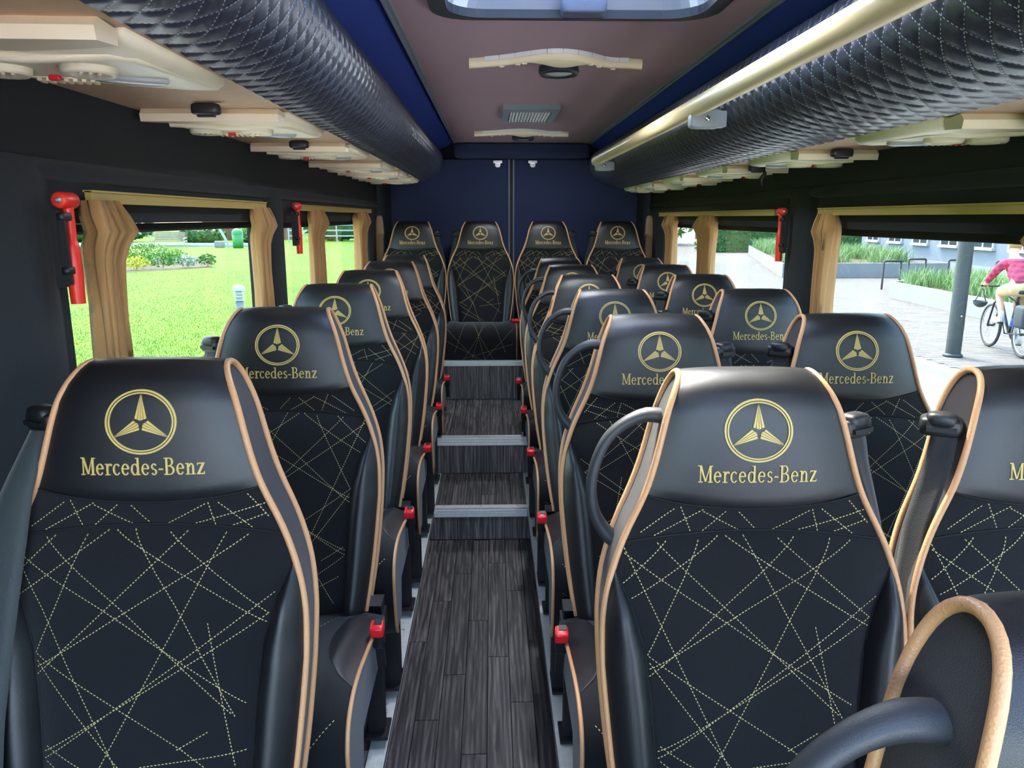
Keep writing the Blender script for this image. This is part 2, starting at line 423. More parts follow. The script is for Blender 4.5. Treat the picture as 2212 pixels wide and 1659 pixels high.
# rounded corner posts with beige covers at the rear
for i, (x, lab) in enumerate(((-.775, 'narrow beige pillar cover left of the rear seats'), (1.10, 'narrow beige pillar cover right of the rear seats'))):
    b = MB().rbox((x, YB - .10, 1.08), (.028, .03, .235), .45)
    tag(obj('trim_%d' % (8 + i), b, mats='taupe_board'), lab, kind='structure')

# ceiling ----------------------------------------------------------
CX0, CX1, CZ = -.24, .665, 1.80
HX0, HX1, HY0, HY1 = -.115, .525, 1.35, 2.06
b = MB().box(CX0, CX1, YF, -.75, CZ, CZ + .03).box(CX0, CX1, .15, HY0, CZ, CZ + .03).box(CX0, HX0, -.75, .15, CZ, CZ + .03).box(HX1, CX1, -.75, .15, CZ, CZ + .03).box(CX0, CX1, HY1, YB + .02, CZ, CZ + .03).box(CX0, HX0, HY0, HY1, CZ, CZ + .03).box(HX1, CX1, HY0, HY1, CZ, CZ + .03)
tag(obj('ceiling', b, mats='ceiling_quilt'), 'quilted taupe ceiling panel down the middle', kind='structure')
for nm, xa, xb, lab in (('ceiling_side', CX0, XL, 'navy sloping ceiling above the luggage rack by the lawn'), ('ceiling_side', CX1, XR, 'navy sloping ceiling above the luggage rack by the plaza')):
    P = []
    for y in (YF, YB + .05):
        row = [(xa, y, CZ + .012)]
        for t in np.linspace(.08, 1, 8): row.append((xa + (xb - xa) * t * 1.06, y, CZ + .012 - .26 * t))
        P.append(row)
    b = MB().grid(P); b.grid([[(x, y, z + .03) for x, y, z in r] for r in P])
    tag(obj(nm, b, mats='navy_sky_cast'), lab, kind='structure')
for i, (x, lab) in enumerate(((CX0, 'grey edging strip along the ceiling panel, lawn side'), (CX1, 'grey edging strip along the ceiling panel, plaza side'))):
    s = -1 if i == 0 else 1
    b = MB().box(min(x - s * .004, x + s * .016), max(x - s * .004, x + s * .016), 0, YB - .1, CZ - .008, CZ + .002).box(min(x + s * .008, x + s * .014), max(x + s * .008, x + s * .014), 0, YB - .1, CZ - .012, CZ - .008)
    tag(obj('trim_%d' % (10 + i), b, mats='trim_grey'), lab, kind='structure')
# roof hatch
def rrect(x0, x1, y0, y1, r, n=6):
    pts = []
    for cx, cy, a0 in ((x1 - r, y1 - r, 0), (x0 + r, y1 - r, 90), (x0 + r, y0 + r, 180), (x1 - r, y0 + r, 270)):
        for k in range(n + 1):
            a = math.radians(a0 + 90 * k / n); pts.append((cx + r * math.cos(a), cy + r * math.sin(a)))
    return pts
hatch = tag(empty('roof_hatch', ((HX0 + HX1) / 2, (HY0 + HY1) / 2, CZ)), 'rounded roof hatch with silver rim set in the ceiling', 'roof hatch')
tag(obj('window_5', MB().prism(rrect(HX0 + .01, HX1 - .01, -.74, .14, .08), CZ + .004, CZ + .01), mats='front_glass'), 'added unseen glass roof light above the cab end', kind='structure')  # out-of-view roof light, added to let more sky into the bus
hx, hy = (HX1 - HX0) / 2, (HY1 - HY0) / 2
A = rrect(-hx - .03, hx + .03, -hy - .03, hy + .02, .10); B = rrect(-hx + .012, hx - .012, -hy + .012, hy - .022, .09); Cc = rrect(-hx + .03, hx - .03, -hy + .03, hy - .05, .08)
obj('gasket', MB().grid([[(x, y, .004) for x, y in A], [(x, y, -.016) for x, y in A], [(x, y, -.020) for x, y in B], [(x, y, .03) for x, y in B]], closed_v=True, smooth=False), hatch, 'gasket')
obj('rim', MB().grid([[(x, y, .0) for x, y in B], [(x, y, .04) for x, y in Cc], [(x, y, .10) for x, y in Cc], [(x, y, .10) for x, y in A], [(x, y, .03) for x, y in A]], closed_v=True, smooth=False), hatch, 'silver')
obj('pane', MB().prism(Cc, .092, .097), hatch, 'front_glass')
b = MB().rbox((.02, hy - .055, .0), (.055, .03, .022), .3)
obj('latch', b, hatch, 'latch_grey')
obj('crossbar', MB().box(-.20, .24, hy - .18, hy - .15, .05, .07), hatch, 'gasket')

# ================================================================== LUGGAGE RACKS
mat('rack_leather', (54, 58, 72), .30, bump=(900, .15, 'voronoi'), spec=.6)
mat('rack_thread', (190, 196, 214), .6)
def smooth_prof(pts, n):
    P = np.array(pts, float); d = np.r_[0, np.cumsum(np.linalg.norm(np.diff(P, axis=0), axis=1))]
    # Catmull-Rom resample
    out = []; S = np.linspace(0, d[-1], n)
    Q = np.vstack([2 * P[0] - P[1], P, 2 * P[-1] - P[-2]])
    for s in S:
        i = min(np.searchsorted(d, s, 'right') - 1, len(P) - 2); t = (s - d[i]) / (d[i + 1] - d[i])
        p0, p1, p2, p3 = Q[i], Q[i + 1], Q[i + 2], Q[i + 3]
        out.append(.5 * ((2 * p1) + (-p0 + p2) * t + (2 * p0 - 5 * p1 + 4 * p2 - p3) * t * t + (-p0 + 3 * p1 - 3 * p2 + p3) * t ** 3))
    O = np.array(out); return O, np.r_[0, np.cumsum(np.linalg.norm(np.diff(O, axis=0), axis=1))]
def rack(prof, y0, y1, wallx, zpan, label, floor_x):
    root = tag(empty('luggage_rack', (0, 0, 0)), label, 'luggage rack')
    O, S = smooth_prof(prof, 64)
    T = np.gradient(O, axis=0); T /= np.linalg.norm(T, axis=1)[:, None]
    sg = 1 if prof[0][0] < 0 else -1
    Nn = np.stack([T[:, 1], -T[:, 0]], 1) * sg
    py, ps, h = .058, .066, .0035
    Ys = np.r_[np.linspace(y0, 3.6, 820), np.linspace(3.6, y1, 240)[1:]]; P = np.zeros((len(Ys), len(O), 3))
    for j in range(len(O)):
        a = (Ys / py + S[j] / ps); b_ = (Ys / py - S[j] / ps)
        da = np.abs(a - np.round(a)); db = np.abs(b_ - np.round(b_))
        dd = np.minimum(da, db)
        off = h * (1 - np.exp(-(dd / .13) ** 2))
        P[:, j, 0] = O[j, 0] + Nn[j, 0] * off; P[:, j, 1] = Ys; P[:, j, 2] = O[j, 1] + Nn[j, 1] * off
    sh = MB().grid(P)
    lip = [O[-1] + np.array([-sg * .02, -.006]), O[-1] + np.array([-sg * .03, -.03]), (O[-1][0] - sg * .05, zpan + .06), (floor_x + sg * .0, zpan + .05), (floor_x, zpan + .012), (O[0][0], zpan + .012), O[0]]
    L = [O[-1]] + lip
    sh.grid([[(p[0], y, p[1]) for p in L] for y in (y0, y1)], smooth=False)
    cap = [tuple(p) for p in O] + [tuple(p) for p in L[1:-1]]
    for y in (y0, y1): sh.add([(p[0], y, p[1]) for p in cap], [tuple(range(len(cap)))])
    obj('quilted_shell', sh, root, 'rack_leather')
    # stitches on the diamond lines
    st = MB(); dl = .0042
    def pos(y, s, o=.0008):
        i = min(np.searchsorted(S, s, 'right') - 1, len(S) - 2); t = (s - S[i]) / (S[i + 1] - S[i])
        p = O[i] * (1 - t) + O[i + 1] * t + Nn[i] * o
        return np.array((p[0], y, p[1]))
    Lmax = S[-1] - .01
    for sgn in (1, -1):
        k0 = int(math.floor((y0 - Lmax) / py)) - 8; k1 = int(math.ceil((y1 + Lmax) / py)) + 8
        for k in range(k0, k1):
            ds = ps * 2 * dl / math.hypot(py, ps); s = .004
            while s < Lmax:
                y = py * (k - sgn * s / ps)
                if y0 + .01 < y < 3.9:
                    s2 = s + ds * .55; y2 = py * (k - sgn * s2 / ps)
                    A_ = pos(y, s); B_ = pos(y2, s2); t = B_ - A_
                    t /= np.linalg.norm(t); i = min(np.searchsorted(S, s, 'right') - 1, len(S) - 2)
                    n = np.array((Nn[i][0], 0, Nn[i][1])); c = np.cross(t, n) * .0011
                    st.add([A_ + c, B_ + c, B_ - c, A_ - c], [(0, 1, 2, 3)])
                s += ds
    so = obj('stitching', st, root, 'rack_thread'); so['kind'] = 'stuff'
    # taupe underside board to the wall
    xa, xb = sorted((prof[0][0] - sg * .004, wallx))
    obj('underside_board', MB().box(xa, xb, y0, y1, zpan + .002, zpan + .012), root, 'taupe_board')
    return root
ZL, ZR = 1.535, 1.487
lp = [(-.455, 1.537), (-.40, 1.552), (-.352, 1.586), (-.328, 1.632), (-.322, 1.676), (-.332, 1.715), (-.354, 1.738), (-.39, 1.745)]
rack(lp, -.4, 5.25, XL + .004, ZL, 'black diamond-quilted luggage rack above the single seats', XL + .01)
rp = [(.855, 1.489), (.775, 1.503), (.705, 1.535), (.66, 1.580), (.645, 1.628), (.650, 1.672), (.670, 1.705), (.705, 1.716)]
rack(rp, -.4, 5.20, XR - .004, ZR, 'black diamond-quilted luggage rack above the double seats, with beige handrail', XR - .01)
# handrail of the plaza-side rack
hr = tag(empty('handrail', (.57, 0, 1.60)), 'long beige grab rail in front of the quilted rack', 'handrail')
obj('rail', MB().tube([(0, y, 0) for y in np.linspace(-.3, 4.33, 12)], .0255, 18), hr, 'beige_rail')
obj('end_cap', MB().lathe([(.0001, 4.348), (.018, 4.345), (.0258, 4.335), (.0258, 4.32)], 18, 0, 'y'), hr, 'beige_rail')
for y in (.35, 2.25, 4.25):
    bk = MB().box(.0, .085, y - .022, y + .022, -.052, -.010)
    bk.rbox((.03, y, -.03), (.045, .024, .026), .35)
    br = obj('bracket', bk, hr, 'grey_plastic')
    obj('screw', MB().lathe([(.0001, y - .0275), (.006, y - .0275), (.008, y - .025), (.008, y - .02)], 12, 0, 'y', (.03, 0, -.03)), br, 'chrome')

# ================================================================== SERVICE PANELS (underside of racks)
mat('panel_body', (240, 230, 200), .4, spec=.4)
mat('clip_black', (34, 34, 40), .4)
def service_meshes(width, length):
    """local: x from 0 (aisle edge) to width (wall), y from 0 (towards the camera) to length, hanging below z=0"""
    M_ = {}
    # raised cream front slab, curved front edge
    n = 14; P0, P1, P2, P3, P4 = [], [], [], [], []
    for i in range(n + 1):
        t = i / n; x = .012 + (width - .02) * t; bow = .03 * math.sin(PI * t)
        P0.append((x, .0 + .012 - bow * .15, 0)); P1.append((x, .0 - bow * .15, -.012)); P2.append((x, .004 - bow * .15, -.028)); P3.append((x, .060 + bow, -.024)); P4.append((x, .062 + bow, -.004))
    b = MB().grid([P0, P1, P2, P3, P4], smooth=False)
    for k in (0, n): b.add([q[k] for q in (P0, P1, P2, P3, P4)], [(0, 1, 2, 3, 4)])
    M_['front_slab'] = b.mesh('front_slab', 'cream')
    # main body: pointed tail on the aisle side
    out = [(.004, .065), (width * .55, .10), (width - .03, .09), (width - .012, .12), (width - .012, length * .55), (width - .03, length * .66), (width * .55, length * .80), (width * .28, length * .92), (.012, length), (.004, length - .02)]
    cen = np.array([width * .5, length * .45]); ring = []
    for sc_, z in ((1., 0), (1., -.008), (.95, -.018), (.80, -.024), (.55, -.026)):
        ring.append([tuple(np.r_[cen + (np.array(p) - cen) * sc_, z]) for p in out])
    b = MB().grid(ring, closed_v=True); b.add(ring[-1], [tuple(range(len(out)))])
    M_['body'] = b.mesh('body', 'panel_body')
    # moulded swept ridge
    M_['ridge'] = MB().tube([(width - .03, .112, -.022), (width * .5, .125, -.027), (.05, .115, -.024), (.035, .15, -.022), (.03, length * .5, -.021), (.02, length * .9, -.018)], [.009, .010, .010, .009, .007, .004], 8, sy=.7).mesh('ridge', 'panel_body')
    # two air vents
    M_['vent'] = MB().lathe([(.0001, -.033), (.022, -.034), (.026, -.037), (.034, -.038), (.038, -.034), (.039, -.020)], 22).mesh('vent', 'panel_body')
    v = MB()
    for k in (-1, 0, 1): v.rbox((k * .012, 0, -.036), (.003, .021, .003), .5, 3)
    M_['louvre'] = v.mesh('louvre', 'cream')
    M_['lamp'] = MB().rbox((0, 0, 0), (.055, .018, .008), .6).mesh('reading_lamp', 'lens_grey')
    g = MB().box(-.045, .045, -.016, .016, -.004, .004)
    for k in range(7): g.box(-.042 + k * .0125, -.036 + k * .0125, -.014, .014, -.008, -.004)
    M_['grille'] = g.mesh('speaker_grille', 'cream')
    M_['button'] = MB().rbox((0, 0, 0), (.009, .004, .004), .4, 4).mesh('call_button', 'red_plastic')
    return M_
SP = service_meshes(.325, .46); SPR = service_meshes(.25, .44)
def service_panel(M_, wd, ln, x, y, z, side, label, group):
    r = empty('service_panel', (x, y, z)); 
    if side > 0: pass
    tag(r, label, 'service panel', group)
    s = -1 if side < 0 else 1     # left bus side: wall is at -x
    def P(nm, me, lx=0, ly=0, lz=0, rz=0, par=r):
        o = obj(nm, me, par, loc=(lx * s if par is r else lx, ly, lz), rot=(0, 0, rz * s), scale=((s, 1, 1) if par is r else None)); return o
    P('front_slab', M_['front_slab']); P('body', M_['body']); P('ridge', M_['ridge'])
    for fx in (.36, .74):
        v = P('air_vent', M_['vent'], wd * fx, .195, .001); P('louvre', M_['louvre'], 0, 0, 0, .5, v)
    P('reading_lamp', M_['lamp'], wd * .30, .285, -.026, -.45)
    P('speaker_grille', M_['grille'], wd * .60, .285, -.024, -.18)
    P('call_button', M_['button'], wd * .60, .248, -.031)
    return r
ordn = ['nearest', 'second', 'third', 'fourth', 'fifth', 'sixth']
for i, y in enumerate((1.0, 1.81, 2.61, 3.42, 4.05, 4.68)):
    service_panel(SP, .325, .46, -.462, y, ZL + .002, -1, 'beige service panel above the single seats, %s from the front' % ordn[i], 'service panels under the lawn-side rack')
for i, y in enumerate((1.47, 2.25, 2.93, 3.60, 4.24, 4.74)):
    service_panel(SPR, .25, .44, .862, y, ZR + .002, 1, 'beige service panel above the double seats, %s from the front' % ordn[i], 'service panels under the plaza-side rack')
clip_me = MB().rbox((0, 0, -.012), (.030, .013, .012), .4, 4).box(-.018, .018, -.006, .006, -.028, -.01).mesh('curtain_clip', 'clip_black')
for i, (x, y, z, lab) in enumerate(((-.60, 1.72, ZL, 'black oval catch before the second beige panel, single-seat side'), (-.60, 2.52, ZL, 'black oval catch before the third beige panel, single-seat side'),
        (.99, 1.41, ZR, 'black oval catch before the nearest beige panel, double-seat side'), (.97, 2.19, ZR, 'black oval catch before the second beige panel, double-seat side'), (.96, 2.86, ZR, 'black oval catch with a dangling strap, double-seat side'))):
    if i == 4:
        c = tag(empty('rack_catch', (x, y, z)), lab, 'catch', 'black catches under the racks')
        obj('catch_body', clip_me, c)
        obj('strap', MB().tube([(.02, 0, -.01), (.03, -.004, -.03), (.018, -.006, -.05), (.024, -.004, -.075)], [.006, .007, .01, .004], 6), c, 'clip_black')
    else: tag(obj('rack_catch', clip_me, loc=(x, y, z)), lab, 'catch', 'black catches under the racks')

# ================================================================== CEILING FITTINGS
def ceiling_lamp(x, y, label):
    r = tag(empty('ceiling_lamp', (x, y, CZ)), label, 'ceiling lamp', 'swept beige ceiling lamps')
    n = 36; xs = np.linspace(-.275, .285, n)
    def yfr(t): return .035 * (t / .28) ** 2 - .115 * math.exp(-(t / .15) ** 2) + (.025 * math.exp(-((t - .17) / .05) ** 2) if t > 0 else 0)
    def yre(t): return yfr(t) + .030 + .15 * math.exp(-((t - .015) / .085) ** 2)
    R0 = [(t, yfr(t) + .004, 0) for t in xs]; R1 = [(t, yfr(t), -.012) for t in xs]; R2 = [(t, yfr(t) + .005, -.026) for t in xs]
    R3 = [(t, yfr(t) + .016, -.030) for t in xs]; R4 = [(t, yfr(t) * .5 + yre(t) * .5, -.026 - .012 * math.exp(-((t - .015) / .07) ** 2)) for t in xs]; R5 = [(t, yre(t), -.010) for t in xs]; R6 = [(t, yre(t) + .003, 0) for t in xs]
    hb = MB().grid([R0, R1, R2, R3, R4, R5, R6])
    for q in (0, n - 1): hb.add([r_[q] for r_ in (R0, R1, R2, R3, R4, R5, R6)], [tuple(range(7))])
    obj('housing', hb, r, 'beige')
    s = MB()
    for i in range(3, n - 4):
        a, b2 = R1[i], R1[i + 1]; g_ = .0015 if i % 3 == 0 else 0
        s.add([(a[0] + g_, a[1] - .010, -.001), (b2[0], b2[1] - .010, -.001), (b2[0], b2[1] - .006, -.014), (a[0] + g_, a[1] - .006, -.014), (a[0] + g_, a[1], -.001), (b2[0], b2[1], -.001), (b2[0], b2[1], -.014), (a[0] + g_, a[1], -.014)], [(0, 1, 2, 3), (4, 5, 6, 7), (0, 1, 5, 4), (3, 2, 6, 7), (0, 3, 7, 4), (1, 2, 6, 5)])
    obj('diffuser_strip', s, r, 'white_plastic')
    def crest(t): return 0
    ln = obj('lens_ring', MB().lathe([(.064, .016), (.066, -.002), (.060, -.012), (.046, -.008), (.045, .002)], 26, 0, 'z', (.015, .045, -.038)), r, 'gasket')
    obj('lens', MB().lathe([(.0001, -.012), (.03, -.010), (.046, -.004), (.048, .004)], 24, 0, 'z', (.015, .045, -.038)), ln, 'lens_grey')
    for k, (dx, dy) in enumerate(((-.17, .008), (-.12, -.005), (-.10, -.03), (.11, -.03), (.14, .012), (.19, .028))):
        obj('spot', MB().lathe([(.0001, -.005), (.008, -.004), (.010, .003)], 12, 0, 'z', (dx, yfr(dx) + .022, -.028)), r, 'cream')
    d = bpy.data.lights.new('added_fill_light', 'AREA'); d.shape = 'DISK'; d.size = .09; d.energy = FILL_W; d.color = (.84, .90, 1.)  # fill light added to brighten the interior; the fixture itself looks unlit
    lo_ = bpy.data.objects.new('added_fill_light', d); COL.objects.link(lo_); lo_.parent = r; lo_.location = (.015, .045, -.056)
    return r
FILL_W = 4.0
ceiling_lamp(.205, 2.60, 'swept beige ceiling lamp with round lens, nearer the hatch')
FILL_W = 2.1
ceiling_lamp(.175, 4.74, 'swept beige ceiling lamp with round lens, nearer the rear doors')
g = tag(empty('ceiling_vent', (.185, 3.92, CZ)), 'grey square louvred air vent in the taupe ceiling', 'air vent')
f = MB()
for (x0, x1, y0, y1) in ((-.13, .13, -.27, -.16), (-.13, .13, .25, .27), (-.13, -.10, -.16, .25), (.10, .13, -.16, .25)):
    f.box(x0, x1, y0, y1, -.022, 0)
obj('frame', f, g, 'trim_grey')
obj('backing', MB().box(-.10, .10, -.16, .25, -.008, -.001), g, 'grey_plastic')
sl = MB().box(-.0035, .0035, -.155, .245, -.018, -.008).mesh('slat', 'white_plastic')
for k in range(13): obj('slat', sl, g, loc=(-.09 + k * .015, 0, 0))

# ================================================================== CURTAINS, RAILS, HAMMERS
def rail(x, y0, y1, z, label):
    b = MB().box(-.006, .006, 0, y1 - y0, -.011, .011).box(-.009, .009, 0, y1 - y0, .009, .013)
    tag(obj('curtain_rail', b, mats='curtain_rail', loc=(x, y0, z)), label, 'curtain rail', 'beige curtain rails')
XCL, XCR = XL + .035, XR - .035
rail(XCL, 1.52, 2.68, 1.338, 'beige curtain rail above the wide window on the lawn side')
rail(XCL, 3.11, 5.0, 1.338, 'beige curtain rail above the rear window on the lawn side')
rail(XCR, .75, 2.58, 1.318, 'beige curtain rail above the wide window on the plaza side')
rail(XCR, 2.98, 5.05, 1.318, 'beige curtain rail above the rear window on the plaza side')
def curtain(x, yc, wd, ztop, zbot, folds, label, side, seed, flare=.02):
    rs = np.random.default_rng(seed); nz, nu = 26, folds * 8 + 1
    amp = np.repeat(rs.uniform(.55, 1.2, folds + 1), 8)[:nu]; ph = rs.uniform(-.5, .5, folds + 2)
    P = []
    for i in range(nz):
        t = i / (nz - 1); z = ztop + (zbot - ztop) * t; d = ztop - z
        wf = 1 + (.35 * math.exp(-((d - .055) / .035) ** 2)) - .22 * math.exp(-(d / .02) ** 2) - .05 * math.exp(-((d - .2) / .1) ** 2) - .08 * t
        row = []; back = []
        shift = flare * math.exp(-((d - .055) / .03) ** 2)
        for j in range(nu):
            u = j / (nu - 1); fphase = u * folds * 2 * PI + .6 * math.sin(3 * t + ph[int(u * folds)]) 
            zig = 2 / PI * math.asin(math.sin(fphase))
            aa = (.026 + .006 * math.exp(-((d - .05) / .04) ** 2)) * amp[j]
            y = yc + (u - .5) * wd * wf + shift * .5 + .004 * math.sin(fphase * .5 + 5 * t)
            xx = x + side * (.004 + zig * aa + .012 * math.exp(-((d - .055) / .03) ** 2))
            row.append((xx, y, z)); back.append((xx - side * .004, y, z))
        P.append(row + back[::-1])
    b = MB().grid(P, closed_v=True); b.add(P[0], [tuple(range(len(P[0])))]); b.add(P[-1], [tuple(range(len(P[-1])))])
    return tag(obj('curtain', b, mats='curtain'), label, 'curtain', 'tan gathered curtains')
curtain(XCL, 1.545, .085, 1.332, .60, 7, 'tan gathered curtain beside the nearest red hammer', 1, 1, .035)
curtain(XCL, 2.595, .115, 1.332, .60, 6, 'tan gathered curtain at the far end of the wide lawn window', 1, 2)
curtain(XCL, 3.42, .22, 1.332, .60, 7, 'tan gathered curtain behind the small red hammer, lawn side', 1, 3)
curtain(XCL, 4.60, .26, 1.332, .60, 8, 'tan gathered curtain next to the rear corner, lawn side', 1, 4)
curtain(XCR, 2.505, .10, 1.312, .60, 7, 'tan gathered curtain left of the cyclist window', -1, 5, -.02)
curtain(XCR, 3.92, .27, 1.312, .60, 8, 'tan gathered curtain in the middle of the rear plaza window', -1, 6)
curtain(XCR, 4.70, .20, 1.312, .60, 7, 'tan gathered curtain next to the rear corner, plaza side', -1, 7)
curtain(XCR, 1.43, .13, 1.312, .60, 5, 'tan gathered curtain cut off by the picture edge beside the cyclist', -1, 8, .02)
HM = {}
def hammer(x, y, ztop, side, label):
    r = tag(empty('safety_hammer', (x, y, ztop)), label, 'hammer', 'red window-breaking hammers')
    if not HM:
        HM['head'] = MB().lathe([(.0001, -.030), (.010, -.030), (.0155, -.028), (.0175, -.024), (.0175, .024), (.0155, .028), (.0001, .03)], 20, 0, 'y', (0, 0, -.018)).mesh('head', 'hammer_red')
        HM['tip'] = MB().lathe([(.0001, -.040), (.004, -.036), (.0075, -.030), (.0085, -.028)], 14, 0, 'y', (0, 0, -.018)).mesh('steel_tip', 'steel')
        HM['handle'] = MB().tube([(0, .006, -.03), (0, .006, -.10), (0, .005, -.108), (0, .003, -.118), (0, .003, -.17), (0, .003, -.238)], [.0105, .0105, .0125, .0155, .0165, .0145], 14).mesh('handle', 'hammer_red')
        HM['bracket'] = MB().box(-.008, .008, -.030, -.022, -.195, -.045).rbox((0, -.012, -.052), (.009, .020, .009), .35, 4).rbox((0, -.014, -.165), (.009, .022, .008), .35, 4).box(-.022, -.006, -.032, -.012, -.20, -.04).mesh('holder', 'black_plastic')
    r.scale = (.83, .83, .82)
    for k in ('head', 'handle'): obj(k, HM[k], r)
    obj('steel_tip', HM['tip'], r)
    obj('holder', HM['bracket'], r, scale=(side, 1, 1), loc=(0, 0, 0))
hammer(XL + .056, 1.40, 1.344, 1, 'red hammer on the dark pillar beside the wide lawn window')
hammer(XL + .050, 3.06, 1.357, 1, 'small red hammer on the pillar between the lawn-side windows')
hammer(XR - .056, 2.86, 1.336, -1, 'small red hammer on the pillar between the plaza-side windows')

# ================================================================== SEATS
EDGE = np.array([(.40, -.125, .190), (.46, -.112, .200), (.53, -.097, .209), (.60, -.081, .216), (.66, -.067, .221), (.72, -.051, .220), (.76, -.041, .214), (.80, -.032, .203), (.84, -.023, .187), (.87, -.016, .171), (.90, -.013, .156), (.94, -.009, .144), (.98, -.003, .134), (1.02, .006, .124), (1.043, .017, .113), (1.058, .031, .104), (1.066, .048, .099), (1.068, .067, .097),
                 (1.065, .083, .098), (1.055, .094, .102), (1.033, .100, .110), (1.0, .100, .123), (.96, .093, .134), (.92, .082, .147), (.88, .070, .164), (.84, .062, .184), (.80, .05, .2), (.76, .036, .212), (.70, .016, .219), (.62, -.006, .217), (.53, -.027, .209), (.46, -.04, .2), (.40, -.05, .19)])
NF = 18   # front points up to the top
FZ, FY, FH = EDGE[:NF, 0], EDGE[:NF, 1], EDGE[:NF, 2]
def fy(z): return interp(z, FZ, FY)
def fh(z): return interp(z, FZ, FH)
XBz = [.40, .52, .61, .68, .74, .79, .83]; XBx = [.138, .147, .153, .162, .180, .204, .21]
def xb(z): return interp(z, XBz, XBx)
def zh(x): return .878 + .020 * (x / .16) ** 2          # headrest / band seam
def zb(x): return .846 - .016 * (x / .19) ** 2          # band / panel seam
def off_head(x, z):
    u = min(1, abs(x) / fh(z)); return .018 * (1 - u ** 3) - .007 * math.exp(-max(0, z - zh(x)) / .006) * (1 - u ** 6)
def off_band(x, z):
    u = min(1, abs(x) / fh(z)); return .008 * (1 - u ** 4)
def off_low(x, z):
    a = abs(x); h = fh(z); b = xb(z); u = min(1, a / h)
    top = 1 - math.exp(-max(0, zb(x) - z) / .012)
    if z > .785 or b >= h - .004: return .016 * (1 - u ** 4) * top + .0005
    k = min(1, max(0, (.785 - z) / .05))
    if a < b: return (.011 * (1 - (a / b) ** 6) * k + .016 * (1 - u ** 4) * (1 - k)) * top + .001 + .004 * k * 0
    t = (a - b) / (h - b)
    return .034 * k * math.sin(PI * t ** .75) ** .8 + .011 * (1 - u ** 4) * (1 - k) + .001
_HP = EDGE[:21]; _HD = np.r_[0, np.cumsum(np.hypot(np.diff(_HP[:, 0]), np.diff(_HP[:, 1])))]
_HT = (np.gradient(_HP[:, 0], _HD), np.gradient(_HP[:, 1], _HD))
_HS = np.linspace(_HD[8], _HD[18], 140)
_Hy, _Hz, _Hh = (np.interp(_HS, _HD, _HP[:, k]) for k in (1, 0, 2))
_Hny, _Hnz = -np.interp(_HS, _HD, _HT[0]), np.interp(_HS, _HD, _HT[1]); _Hl = np.hypot(_Hny, _Hnz); _Hny /= _Hl; _Hnz /= _Hl
_Hf = 1 - .80 * np.clip((_HS - _HD[14]) / .05, 0, 1)
def head_y(x, z):
    u = np.minimum(1, np.abs(x) / _Hh); o = .018 * (1 - u ** 3) * _Hf
    zz, yy = _Hz + _Hnz * o, _Hy + _Hny * o
    return float(np.interp(z, np.maximum.accumulate(zz), yy))
def front(x, z, o=0.):
    if z >= zh(x) + .02: return (x, head_y(x, z) - o, z)
    f = off_head if z >= zh(x) else (off_band if z >= zb(x) else off_low)
    return (x, fy(z) - f(x, z) - o, z)
SM = {}
